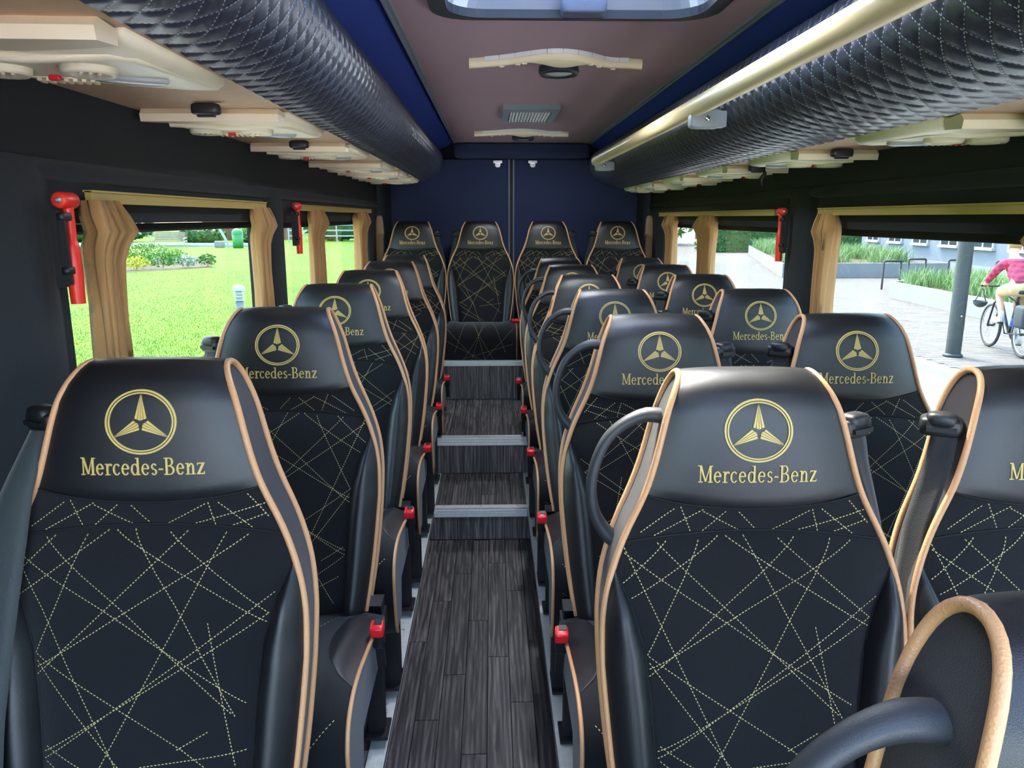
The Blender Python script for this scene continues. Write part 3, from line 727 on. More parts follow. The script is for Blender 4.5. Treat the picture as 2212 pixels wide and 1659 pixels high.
def build_seat_meshes():
    nu = 25; U = np.linspace(-1, 1, nu)
    # headrest: seam -> top -> rear top edge
    path = EDGE[:21]; d = np.r_[0, np.cumsum(np.hypot(np.diff(path[:, 0]), np.diff(path[:, 1])))]
    tz, ty = np.gradient(path[:, 0], d), np.gradient(path[:, 1], d)
    P = []
    nt_ = 30
    for i in range(nt_ + 1):
        row = []
        for u in U:
            x0 = u * .156; s0 = interp(zh(x0), path[:13, 0], d[:13]); s = s0 + (d[-1] - s0) * (i / nt_)
            y, z, h = interp(s, d, path[:, 1]), interp(s, d, path[:, 0]), interp(s, d, path[:, 2])
            ny, nz = -interp(s, d, tz), interp(s, d, ty); l = math.hypot(ny, nz); ny, nz = ny / l, nz / l
            o = .018 * (1 - abs(u) ** 3) - .007 * math.exp(-(s - s0) / .006) * (1 - u ** 6)
            if s > d[14]: o *= 1 - .80 * min(1, (s - d[14]) / .05)
            row.append((u * h, y + ny * o, z + nz * o))
        P.append(row)
    SM['headrest_cover'] = MB().grid(P).mesh('headrest_cover', 'leather')
    P = []
    for i in range(7):
        t = i / 6; row = []
        for u in U:
            z = .0
            for _ in range(6):
                x = u * fh(z or .86); z = zb(x) + (zh(x) - zb(x)) * t
            x = u * fh(z); row.append((x, fy(z) - off_band(x, z) + .006 * (1 - t) ** 2 * (1 - u ** 4), z))
        P.append(row)
    SM['neck_band'] = MB().grid(P).mesh('neck_band', 'fabric')
    # centre panel and bolsters
    def rows(zlo): return list(np.linspace(0, 1, 34))
    P = []
    for t in rows(0):
        row = []
        for u in U:
            z = .8
            for _ in range(6):
                hw = min(fh(z), xb(z)); x = u * hw; z = .40 + (zb(x) - .40) * t
            x = u * min(fh(z), xb(z)); row.append((x, fy(z) - off_low(x, z) if abs(u) < .999 else fy(z) - .001 - (0 if xb(z) < fh(z) - .004 else -.001), z))
        P.append(row)
    SM['backrest_panel'] = MB().grid(P).mesh('backrest_panel', 'fabric')
    for sg, nm in ((-1, 'bolster_l'), (1, 'bolster_r')):
        P = []
        for z in np.linspace(.40, .795, 30):
            b, h = min(xb(z), fh(z) - .001), fh(z)
            P.append([(sg * (b + (h - b) * t), fy(z) - off_low(sg * (b + (h - b) * t), z) - (.0005), z) for t in np.linspace(0, 1, 12)])
        SM[nm] = MB().grid(P).mesh('bolster', 'leather')
    # sewn seams
    sm = MB().tube([(u * fh(zh(u * .156)), fy(zh(u * .156)) - off_band(u * .156, zh(u * .156)) - .001, zh(u * .156)) for u in np.linspace(-.98, .98, 30)], .0016, 5)
    SM['head_seam'] = sm.mesh('seam', 'seam')
    sm = MB()
    def pt_(u):
        z = .84
        for _ in range(6): z = zb(u * fh(z))
        x = u * fh(z); return (x, fy(z) - off_band(x, z) + .006 * (1 - u ** 4) - .0012, z)
    sm.tube([pt_(u) for u in np.linspace(-.98, .98, 30)], .0016, 5)
    for sg in (-1, 1): sm.tube([(sg * xb(z), fy(z) - .0015, z) for z in np.linspace(.41, .785, 24)], .0014, 5)
    SM['panel_seam'] = sm.mesh('seam', 'seam')
    # side and rear shell
    b = MB(); FR = EDGE[:NF][::1]; RE = EDGE[NF - 1:][::-1]
    zc = np.r_[np.linspace(.40, 1.05, 24)]
    for sg in (-1, 1):
        # strip between front and rear edges of the loop: match by index from the top
        nF, nR = NF, len(EDGE) - NF + 1
        S_ = np.linspace(0, 1, 30)
        fi = [np.array([interp(t * (nF - 1), range(nF), EDGE[:NF, k]) for k in range(3)]) for t in S_]
        ri = [np.array([interp(t * (nR - 1), range(nR), EDGE[NF - 1:][::-1][:, k]) for k in range(3)]) for t in S_]
        P = []
        for a, c in zip(fi, ri):
            row = []
            for k in np.linspace(0, 1, 9):
                m = a * (1 - k) + c * k; row.append((sg * (m[2] - .002 * math.sin(PI * k)), m[1], m[0]))
            P.append(row)
        b.grid(P)
    P = []
    for e in EDGE[20:]:
        P.append([(u * e[2], e[1] + .012 * (1 - u ** 4), e[0]) for u in np.linspace(-1, 1, 13)])
    b.grid(P); 
    SM['side_shell'] = b.mesh('side_shell', 'side_fabric')
    O, _ = smooth_prof([(e[1], e[0]) for e in EDGE], 150)
    dd = np.r_[0, np.cumsum(np.hypot(np.diff(EDGE[:, 0]), np.diff(EDGE[:, 1])))]; Hh = np.interp(np.linspace(0, dd[-1], 150), dd, EDGE[:, 2])
    for _ in range(8):
        Hh[1:-1] = (Hh[:-2] + 2 * Hh[1:-1] + Hh[2:]) / 4; O[1:-1] = (O[:-2] + 2 * O[1:-1] + O[2:]) / 4
    for sg, nm in ((-1, 'piping_l'), (1, 'piping_r')):
        SM[nm] = MB().tube([(sg * (h + .0015), p[0], p[1]) for p, h in zip(O, Hh)], .0050, 10, up=(1, 0, 0)).mesh('piping', 'piping')
    # ---- embroidery
    def emb(polys, hgt=.0016):
        b = MB()
        for pl in polys:
            top = [front(x, z, hgt) for x, z in pl]; bot = [front(x, z, -.0006) for x, z in pl]; n = len(pl)
            b.add(top + bot, [tuple(range(n))] + [(i, (i + 1) % n, n + (i + 1) % n, n + i) for i in range(n)])
        return b
    cz, rx, rz = .994, .0495, .0445
    pol = []
    for r0, r1 in ((1.0, .945), (.915, .872)):
        N_ = 48
        for k in range(N_):
            a0, a1 = 2 * PI * k / N_, 2 * PI * (k + 1) / N_
            pol.append([(rx * r * math.cos(a), cz + rz * r * math.sin(a)) for r, a in ((r0, a0), (r0, a1), (r1, a1), (r1, a0))])
    SM['emblem_ring'] = emb(pol).mesh('emblem_ring', 'gold')
    pol = []
    for k in range(3):
        a = PI / 2 + k * 2 * PI / 3; dv = np.array((math.cos(a), math.sin(a))); pv = np.array((-dv[1], dv[0]))
        tip = dv * .86
        for s in (1, -1):
            pol += [[tip + pv * s * .004, dv * .075 + pv * s * .008, dv * .105 + pv * s * .072], [tip + pv * s * .012, dv * .112 + pv * s * .092, dv * .14 + pv * s * .165]]
    pol = [[(p[0] * rx, cz - .001 + p[1] * rz) for p in q] for q in pol]
    SM['emblem_star'] = emb(pol).mesh('emblem_star', 'gold')
    # lettering
    def rect(a, b_, c, d_): return [(a, b_), (c, b_), (c, d_), (a, d_)]
    def arc(cx, cy, rx_, ry_, a0, a1, thin=.055, thick=.125, n=12):
        out = []
        def pt(a, o):
            c, s = math.cos(a), math.sin(a); th = thin + (thick - thin) * abs(c) ** 1.3
            return (cx + (rx_ - (th if o else 0)) * c, cy + (ry_ - (th if o else 0)) * s)
        A = [math.radians(a0 + (a1 - a0) * k / n) for k in range(n + 1)]
        for p, q in zip(A[:-1], A[1:]): out.append([pt(p, 0), pt(q, 0), pt(q, 1), pt(p, 1)])
        return out
    G = {'M': (1.02, [rect(.13, 0, .20, .97), rect(.78, 0, .92, 1), [(.08, 1), (.25, 1), (.56, .05), (.47, .05)], [(.47, .05), (.56, .05), (.80, .85), (.80, 1)], rect(.02, 0, .31, .055), rect(.68, 0, 1.02, .055), rect(.0, .945, .2, 1), rect(.80, .945, 1.02, 1)]),
         'e': (.60, arc(.29, .33, .27, .34, 8, 320) + [rect(.07, .345, .53, .40)]),
         'r': (.48, [rect(.10, 0, .225, .66), rect(0, 0, .35, .05), rect(0, .61, .11, .66)] + arc(.36, .42, .20, .25, 40, 150, .09, .11, 6)),
         'c': (.55, arc(.29, .33, .27, .34, 42, 320)),
         'd': (.68, arc(.29, .33, .27, .34, 0, 360, n=20) + [rect(.44, 0, .565, 1), rect(.44, 0, .66, .05), rect(.34, .95, .565, 1)]),
         's': (.48, arc(.23, .49, .19, .18, 25, 270, .06, .11) + arc(.23, .175, .20, .185, 90, -155, .06, .11)),
         '-': (.36, [rect(.03, .29, .33, .365)]),
         'B': (.76, [rect(.10, 0, .24, 1), rect(0, 0, .36, .055), rect(0, .945, .36, 1), rect(.24, .485, .40, .54)] + arc(.36, .755, .26, .245, -90, 90) + arc(.37, .27, .33, .27, -90, 90)),
         'n': (.70, [rect(.10, 0, .225, .66), rect(0, 0, .32, .05), rect(0, .61, .11, .66), rect(.44, 0, .565, .44), rect(.36, 0, .66, .05)] + arc(.37, .40, .195, .26, 0, 165, .075, .125, 8)),
         'z': (.54, [rect(.03, .60, .51, .66), rect(.02, 0, .52, .06), [(.34, .60), (.51, .60), (.20, .06), (.03, .06)], rect(.03, .52, .08, .6), rect(.47, .06, .52, .15)])}
    txt = 'Mercedes-Benz'; W_ = sum(G[c][0] for c in txt) + .04 * (len(txt) - 1); H_ = .0245; k = .172 / W_
    x = -.086; pol = []
    for c in txt:
        wg, ps_ = G[c]
        for pl in ps_: pol.append([(x + p[0] * k, .9205 + p[1] * H_) for p in pl])
        x += (wg + .04) * k
    SM['lettering'] = emb(pol).mesh('lettering', 'gold')
    # ---- decorative dotted stitching
    PLN = [(-0.192, 0.827, -0.046, 0.524), (-0.083, 0.835, -0.158, 0.67), (-0.017, 0.841, 0.125, 0.581), (0.111, 0.835, -0.064, 0.518), (-0.146, 0.834, 0.117, 0.589), (0.057, 0.838, -0.155, 0.642), (0.033, 0.837, 0.168, 0.722), (-0.194, 0.818, 0.14, 0.599), (-0.122, 0.84, -0.194, 0.772), (-0.054, 0.84, -0.183, 0.75), (-0.043, 0.84, 0.168, 0.708), (0.146, 0.834, -0.155, 0.652), (0.183, 0.754, -0.145, 0.526), (0.168, 0.72, -0.145, 0.536), (-0.16, 0.673, 0.05, 0.54), (-0.158, 0.665, -0.039, 0.517), (0.139, 0.535, -0.009, 0.517), (-0.145, 0.547, -0.094, 0.518), (0.043, 0.54, 0.087, 0.564), (0.086, 0.712, 0.124, 0.514),
           (-.046, .524, -.01, .42), (-.064, .518, -.12, .42), (.05, .54, .14, .47), (-.145, .526, .02, .42), (.125, .51, .08, .42), (-.13, .48, .0, .42)]
    BLN = [(-0.108, 0.882, -0.091, 0.84), (-0.117, 0.879, -0.164, 0.845), (-0.075, 0.878, -0.15, 0.837), (-0.042, 0.875, -0.08, 0.842), (-0.023, 0.874, 0.009, 0.841), (-0.075, 0.875, -0.01, 0.84), (0.085, 0.877, 0.096, 0.838), (0.081, 0.875, 0.016, 0.841), (0.099, 0.877, 0.157, 0.831), (0.14, 0.888, 0.169, 0.855), (0.046, 0.841, 0.163, 0.873), (0.109, 0.84, 0.166, 0.859)]
    def dots(lines, lo, hi, f, step=.0052):
        b = MB()
        for (x0, z0, x1, z1) in lines:
            p, q = np.array((x0, z0)), np.array((x1, z1)); L = np.linalg.norm(q - p); t = (q - p) / L; c = np.array((-t[1], t[0])) * .00068
            s = 0
            while s < L:
                a = p + t * s; e = p + t * (s + step * .55)
                if lo(a) and hi(a):
                    b.add([f(*(a + c)), f(*(e + c)), f(*(e - c)), f(*(a - c))], [(0, 1, 2, 3)])
                s += step
        return b
    def fl(x, z): return (x, fy(z) - off_low(x, z) - .0012, z)
    def fbn(x, z):
        t = (z - zb(x)) / max(1e-4, zh(x) - zb(x)); u = min(1, abs(x) / fh(z))
        return (x, fy(z) - off_band(x, z) + .006 * (1 - max(0, t)) ** 2 * (1 - u ** 4) - .0014, z)
    for mir, nm in ((1, ''), (-1, '_m')):
        SM['stitch' + nm] = dots([(a * mir, b2, c * mir, d2) for a, b2, c, d2 in PLN], lambda a: abs(a[0]) < min(xb(a[1]), fh(a[1])) - .004, lambda a: a[1] < zb(a[0]) - .004, fl).mesh('stitching', 'thread')
        SM['bstitch' + nm] = dots([(a * mir, b2, c * mir, d2) for a, b2, c, d2 in BLN], lambda a: abs(a[0]) < fh(a[1]) - .006, lambda a: zb(a[0]) + .002 < a[1] < zh(a[0]) - .003, fbn).mesh('stitching', 'thread')
    # ---- cushion
    CP = [(-.085, .365), (-.15, .385), (-.24, .408), (-.34, .426), (-.44, .438), (-.505, .432), (-.545, .410), (-.562, .370), (-.560, .32), (-.548, .26), (-.53, .215), (-.515, .20)]
    O, S = smooth_prof(CP, 40); T = np.gradient(O, axis=0); T /= np.linalg.norm(T, axis=1)[:, None]
    Nn = np.stack([T[:, 1] * 1, -T[:, 0]], 1); Nn = -Nn if Nn[5][1] < 0 else Nn
    HW = .226
    def cs(u, i, o=0):
        e = .014 * (1 - u ** 4) + .018 * math.exp(-((abs(u) - .80) / .13) ** 2) * (1 - abs(u) ** 8) * min(1, i / 6) * (1 if i < 22 else max(0, 1 - (i - 22) / 6)) + o
        p = O[i] + Nn[i] * e; return (u * HW, p[0], p[1])
    b = MB().grid([[cs(u, i) for u in np.linspace(-1, 1, 21)] for i in range(40)])
    cap = [tuple(p) for p in O] + [(-.42, .20), (-.40, .30), (-.085, .31)]
    for sg in (-1, 1): b.add([(sg * HW, p[0], p[1]) for p in cap], [tuple(range(len(cap)))], 1)
    b.grid([[(sg * HW, p[0], p[1]) for p in (cap[-4:] + [cap[0]])] for sg in (-1, 1)], 1, smooth=False)
    SM['cushion'] = b.mesh('seat_cushion', ['fabric', 'side_fabric'])
    for sg, nm in ((-1, 'cpipe_l'), (1, 'cpipe_r')):
        SM[nm] = MB().tube([(sg * (HW + .001), p[0], p[1]) for p in O[4:]], .0042, 8, up=(1, 0, 0)).mesh('piping', 'piping')
    for sg, nm in ((-1, 'cpatch_l'), (1, 'cpatch_r')):
        P = []
        for i in range(3, 23):
            w_ = .30 * math.sin(PI * min(1, max(0, (i - 3) / 19))) ** .5 + .02
            P.append([cs(sg * (1 - w_ * k), i, .0022 if 0 < k < 1 else .0012) for k in np.linspace(.02, 1, 8)])
        SM[nm] = MB().grid(P).mesh('cushion_bolster', 'cushion_leather')
    b = MB(); rs = random.Random(4)
    for (u0, i0, u1, i1) in ((-.6, 4, .2, 39), (.6, 4, -.3, 39), (-.3, 3, .7, 34), (.2, 3, -.7, 34), (.9, 26, -.1, 39), (-.9, 26, .1, 39), (0, 4, .66, 20), (0, 4, -.66, 20), (-.9, 30, .3, 38), (.9, 31, -.5, 36), (-.5, 18, .5, 39), (.5, 18, -.6, 39)):
        n = 44
        for k in range(n):
            t = k / n; u = u0 + (u1 - u0) * t; ii = i0 + (i1 - i0) * t; t2 = (k + .5) / n; u2 = u0 + (u1 - u0) * t2; i2 = i0 + (i1 - i0) * t2
            if 3 <= ii < 23 and abs(u) > .66: continue
            def q(u_, f):
                i = min(38, int(f)); w_ = f - i; A_, B_ = np.array(cs(u_, i, .0012)), np.array(cs(u_, i + 1, .0012)); return A_ * (1 - w_) + B_ * w_
            A_, B_ = q(u, ii), q(u2, i2); t_ = B_ - A_; t_ /= np.linalg.norm(t_); n_ = np.array((0, Nn[int(ii)][0], Nn[int(ii)][1])); c = np.cross(t_, n_) * .0008
            b.add([A_ + c, B_ + c, B_ - c, A_ - c], [(0, 1, 2, 3)])
    SM['cstitch'] = b.mesh('stitching', 'thread')
    # ---- belt guide, strap, buckle, handle
    b = MB().rbox((0, 0, 0), (.030, .022, .015), .45, 5)
    b.rbox((.0, -.008, .011), (.022, .016, .012), .6, 4)
    SM['guide'] = b.mesh('belt_guide', 'black_plastic')
    SM['slot'] = MB().box(-.020, .020, -.026, -.016, -.005, .002).mesh('guide_slot', 'frame_black')
    for sg, nm in ((-1, 'strap_l'), (1, 'strap_r')):
        P = []
        pts = [(.160, .018, .975), (.170, .010, .93), (.198, .0, .84), (.220, -.02, .72), (.222, -.06, .60), (.222, -.09, .48), (.222, -.10, .385)]
        Oq = np.array([[interp(t, np.linspace(0, 1, 7), [p[k] for p in pts]) for k in range(3)] for t in np.linspace(0, 1, 22)])
        for i, p in enumerate(Oq):
            t = i / 21; wd = .017 + .005 * t; a = math.radians(25 + 62 * min(1, t * 1.6)); dx, dy = math.cos(a) * wd, math.sin(a) * wd
            P.append([(sg * (p[0] + dx * k + .002 * k * k), p[1] + dy * k, p[2]) for k in (-1, -.5, 0, .5, 1)] + [(sg * (p[0] + dx * k - .002), p[1] + dy * k + .003, p[2]) for k in (1, .5, 0, -.5, -1)])
        SM[nm] = MB().grid(P, closed_v=True).mesh('seat_belt', 'webbing')
    P = []
    pts = [(-.160, .012, .975), (-.166, -.030, .90), (-.174, -.062, .80), (-.180, -.098, .70), (-.186, -.130, .60), (-.190, -.152, .50), (-.192, -.165, .38)]
    for t in np.linspace(0, 1, 24):
        p = [interp(t, np.linspace(0, 1, 7), [q[k] for q in pts]) for k in range(3)]; wd = .012 + .020 * min(1, t * 3); cx = p[0] - (wd - .012)
        P.append([(cx + wd * k, p[1] - .004 * (1 - k * k), p[2]) for k in (-1, -.5, 0, .5, 1)] + [(cx + wd * k, p[1] + .002, p[2]) for k in (1, .5, 0, -.5, -1)])
    SM['strap_near'] = MB().grid(P, closed_v=True).mesh('seat_belt', 'webbing_grey')
    b = MB().rbox((0, 0, 0), (.013, .016, .030), .35, 4); b.box(-.009, .009, -.006, .006, -.10, -.02)
    SM['buckle'] = b.mesh('buckle', 'black_plastic')
    SM['release'] = MB().rbox((0, -.004, .024), (.0142, .0150, .013), .3, 4).mesh('release_button', 'red_plastic')
    SM['tongue_slot'] = MB().box(-.006, .010, -.004, .009, .030, .0385).mesh('tongue_slot', 'frame_black')
    hp = [(-.128, .052, 1.000), (-.150, .052, 1.001), (-.178, .052, .990), (-.205, .052, .966), (-.222, .052, .930), (-.229, .052, .892), (-.226, .052, .856), (-.215, .052, .828), (-.200, .052, .808), (-.184, .052, .796)]
    Oh, _ = smooth_prof([(p[0], p[2]) for p in hp], 30)
    rad = [.0085 + .0035 * math.exp(-(i / 4) ** 2) + .005 * math.exp(-((29 - i) / 5) ** 2) for i in range(30)]
    SM['handle'] = MB().tube([(p[0], .050, p[1]) for p in Oh], rad, 12, up=(0, 1, 0), sx=1., sy=1.35).mesh('grab_handle', 'handle_plastic')
    # ---- base
    for hgt, nm in ((.30, ''), (.115, '_low'), (.07, '_rear')):
        z0 = .31 - hgt - .01
        z0 = {'': 0., '_low': Z2, '_rear': Z3 - .205}[nm]
        SM['leg_b' + nm] = MB().box(-.036, .036, -.03, .03, z0, .29).box(-.036, .036, -.05, .05, z0, z0 + .008).mesh('leg', 'frame_black')
        SM['leg_f' + nm] = MB().box(-.02, .02, -.02, .02, z0, .33).box(-.03, .03, -.04, .04, z0, z0 + .008).mesh('leg', 'frame_black')
    b = MB().box(-.21, .21, -.46, -.10, .285, .305).box(-.215, -.185, -.40, .03, .29, .33).box(.185, .215, -.40, .03, .29, .33).box(-.21, .21, -.03, .03, .30, .36)
    SM['base_frame'] = b.mesh('base_frame', 'frame_black')
build_seat_meshes()
MATS_ORDER = None
def seat(x, y, z, kind, label, group, low='', mir=False, strap=None):
    """kind: 'single' (belt at -x, buckle +x), 'aisle' (handle -x, belt +x, buckle -x), 'window' (belt -x)"""
    r = tag(empty('bus_seat', (x, y, z)), label, 'seat', group)
    def P(nm, key, par=r, loc=(0, 0, 0), scale=None): return obj(nm, SM[key], par, loc=loc, scale=scale)
    h = P('headrest_cover', 'headrest_cover')
    P('emblem_ring', 'emblem_ring', h)['label'] = 'gold embroidered double ring'
    P('emblem_star', 'emblem_star', h)['label'] = 'gold embroidered three-pointed star'
    P('lettering', 'lettering', h)['label'] = 'gold embroidered serif lettering'
    m = '_m' if mir else ''
    nb = P('neck_band', 'neck_band'); q = P('stitching', 'bstitch' + m, nb); q['kind'] = 'stuff'
    P('seam', 'head_seam', nb)
    bp = P('backrest_panel', 'backrest_panel'); P('seam', 'panel_seam', bp); q = P('stitching', 'stitch' + m, bp); q['kind'] = 'stuff'
    P('bolster', 'bolster_l'); P('bolster', 'bolster_r'); P('side_shell', 'side_shell'); P('piping', 'piping_l'); P('piping', 'piping_r')
    c = P('seat_cushion', 'cushion'); q = P('stitching', 'cstitch', c); q['kind'] = 'stuff'
    P('piping', 'cpipe_l', c); P('piping', 'cpipe_r', c); P('cushion_bolster', 'cpatch_l', c); P('cushion_bolster', 'cpatch_r', c)
    P('base_frame', 'base_frame')
    for sx in (-1, 1):
        P('leg', 'leg_b' + low, loc=(sx * .183, -.43, 0)); P('leg', 'leg_f' + low, loc=(sx * .185, .0, 0))
    gs = {'single': -1, 'aisle': 1, 'window': -1, 'rear_r': 1}[kind]
    g = P('belt_guide', 'guide', loc=(gs * .157, .036, .985)); g.rotation_euler = (0, 0, gs * .5)
    P('guide_slot', 'slot', g)
    P('seat_belt', strap or ('strap_l' if gs < 0 else 'strap_r'))
    bs = {'single': 1, 'aisle': -1, 'window': 1, 'rear_r': -1}[kind]
    bk = P('buckle', 'buckle', loc=(bs * .238, -.255, .415)); bk.rotation_euler = (.35, 0, 0)
    P('release_button', 'release', bk); P('tongue_slot', 'tongue_slot', bk)
    if kind == 'aisle': P('grab_handle', 'handle')
    return r
ROWS = [1.068, 1.730, 2.375, 3.020, 3.665, 4.300]
num = ['nearest', 'second', 'third', 'fourth', 'fifth', 'sixth']
for i, y in enumerate(ROWS):
    lo = '_low' if i == 5 else ''
    seat(-.491 if i == 0 else -.481, y, .027, 'single', 'black single seat with gold emblem on the lawn side, %s from the camera' % num[i], 'single seats', lo, mir=bool(i % 2), strap='strap_near' if i == 0 else None)
    seat(.380, y, .008, 'aisle', 'black aisle seat with grab handle and gold emblem, %s from the camera' % num[i], 'aisle seats of the double row', lo, mir=bool((i + 1) % 2 == 0))
    seat(.834, y, .008, 'window', 'black seat by the plaza-side window, %s from the camera' % num[i], 'window seats of the double row', lo, mir=bool((i + 1) % 2 == 0))
seat(.394, .352, .004, 'aisle', 'cropped close-up seat with thick tan piping and handle in the bottom corner', 'aisle seats of the double row')
for i, (x, lab) in enumerate(((-.53, 'black rear bench seat in the corner on the lawn side'), (-.076, 'black rear bench seat facing straight down the aisle'), (.378, 'black rear bench seat right of the door seam'), (.845, 'black rear bench seat in the corner on the plaza side'))):
    seat(x, 5.27 - .02, .205, ['rear_r', 'window', 'rear_r', 'window'][i], lab, 'rear bench seats', '_rear')

# ================================================================== OUTSIDE
GZ = -.75
def ground_mat(name, c1, c2, scale, rough=.9, bump=.3):
    m = bpy.data.materials.new(name); m.use_nodes = True; N = m.node_tree.nodes; L = m.node_tree.links; p = N['Principled BSDF']
    p.inputs['Roughness'].default_value = rough; p.inputs['Specular IOR Level'].default_value = .2
    tc = N.new('ShaderNodeTexCoord'); n = N.new('ShaderNodeTexNoise'); n.inputs['Scale'].default_value = scale; n.inputs['Detail'].default_value = 8
    n2 = N.new('ShaderNodeTexNoise'); n2.inputs['Scale'].default_value = scale * .06; n2.inputs['Detail'].default_value = 3
    L.new(tc.outputs['Object'], n.inputs[0]); L.new(tc.outputs['Object'], n2.inputs[0])
    ad = N.new('ShaderNodeMath'); ad.operation = 'MULTIPLY_ADD'; ad.inputs[1].default_value = .6
    sb = N.new('ShaderNodeMath'); sb.operation = 'SUBTRACT'; sb.inputs[1].default_value = .3
    L.new(n2.outputs[0], ad.inputs[0]); L.new(n.outputs[0], ad.inputs[2]); L.new(ad.outputs[0], sb.inputs[0])
    r = N.new('ShaderNodeValToRGB'); r.color_ramp.elements[0].position = .3; r.color_ramp.elements[1].position = .7
    r.color_ramp.elements[0].color = lin(c1); r.color_ramp.elements[1].color = lin(c2)
    L.new(sb.outputs[0], r.inputs[0]); L.new(r.outputs[0], p.inputs['Base Color'])
    bp = N.new('ShaderNodeBump'); bp.inputs['Strength'].default_value = bump; bp.inputs['Distance'].default_value = .02
    L.new(n.outputs[0], bp.inputs['Height']); L.new(bp.outputs[0], p.inputs['Normal'])
    MATS[name] = m
ground_mat('lawn', (66, 100, 10), (96, 134, 18), 9)
ground_mat('asphalt', (176, 174, 170), (188, 186, 182), 20, bump=.1)
ground_mat('soil', (70, 64, 48), (96, 88, 64), 8)
mat('grass_pale', (150, 172, 116), .6); mat('grass_mid', (108, 144, 80), .6)
mat('blade', (100, 138, 20), .6, spec=.3); mat('blade_dark', (84, 124, 18), .6, spec=.3)
mat('leaf', (74, 122, 50), .55, spec=.4, rand=.15); mat('leaf_light', (128, 160, 66), .55, rand=.15); mat('leaf_grey', (138, 158, 138), .6, rand=.1)
mat('leaf_yellow', (186, 186, 60), .55, rand=.1); mat('leaf_deep', (52, 92, 46), .6, rand=.15)
mat('paver', (98, 92, 87), .8, rand=.14, var=(8, .06)); mat('paver_far', (98, 92, 87), .8, var=(2.5, .14))
mat('concrete', (138, 140, 142), .75, var=(3, .06)); mat('kerb', (128, 128, 126), .8, var=(5, .06))
mat('facade', (108, 118, 128), .8, var=(.6, .04)); mat('dark_glass', (40, 48, 58), .2); mat('white_paint', (176, 180, 184), .6)
mat('pole_black', (46, 54, 54), .5); mat('rack_black', (44, 48, 52), .5); mat('wood_slat', (150, 134, 112), .6)
mat('brick_far', (120, 84, 66), .8, var=(4, .1)); mat('bin_green', (74, 150, 84), .5); mat('tarmac_path', (168, 168, 166), .85)
b = MB().box(-160, -4.4, -60, 260, GZ - .3, GZ); tag(obj('lawn', b, mats='lawn'), 'bright sunlit mown lawn beyond the side windows', kind='structure')
b = MB().box(-4.4, 6.15, -60, 260, GZ - .4, GZ - .10); tag(obj('road', b, mats='asphalt'), 'pale road the bus stands on', kind='structure')  # lawn-side width and pale tone shaped to bounce light into the bus
b = MB().box(6.15, 6.35, -20, 120, GZ - .3, GZ + .015); tag(obj('kerb', b, mats='kerb'), 'pale kerb between road and plaza', kind='structure')
plaza = tag(obj('pavement', MB().box(6.35, 160, -60, 260, GZ - .3, GZ - .012), mats='paver_far'), 'light brick-paved plaza on the door side', kind='structure')
# pavers: the nearest in view one by one, the rest joined
pw, pl_ = .30, .15
pme = MB(); hx, hy, c = pw / 2 - .004, pl_ / 2 - .004, .006
pme.add([(-hx, -hy, -.02), (hx, -hy, -.02), (hx, hy, -.02), (-hx, hy, -.02), (-hx, -hy, -c), (hx, -hy, -c), (hx, hy, -c), (-hx, hy, -c), (-hx + c, -hy + c, 0), (hx - c, -hy + c, 0), (hx - c, hy - c, 0), (-hx + c, hy - c, 0)],
        [(8, 9, 10, 11), (4, 5, 9, 8), (5, 6, 10, 9), (6, 7, 11, 10), (7, 4, 8, 11), (0, 1, 5, 4), (1, 2, 6, 5), (2, 3, 7, 6), (3, 0, 4, 7)])
pmesh = pme.mesh('paver', 'paver')
cand = []
for i in range(0, 40):
    for j in range(0, 190):
        x = 6.35 + pw / 2 + i * pw + (pw / 2 if j % 2 else 0); y = 8.4 + j * pl_
        cand.append((x, y))
def inview(x, y):
    # seen through the wide plaza-side window?
    t = 1.12 / x; yy = y * t; return 1.56 < yy < 2.48
vis = sorted([q for q in cand if inview(*q) and q[1] < 27], key=lambda q: math.hypot(*q))
for q in vis[:300]: obj('paver', pmesh, plaza, loc=(q[0], q[1], GZ + random.uniform(-.002, .001)))
rest = MB()
near = set(vis[:300])
for q in cand:
    if q in near or q[0] > 14: continue
    z = GZ + random.uniform(-.002, .001)
    rest.add([(q[0] - hx, q[1] - hy, z), (q[0] + hx, q[1] - hy, z), (q[0] + hx, q[1] + hy, z), (q[0] - hx, q[1] + hy, z)], [(0, 1, 2, 3)])
ro = obj('far_pavers', rest, plaza, 'paver_far'); ro['kind'] = 'stuff'

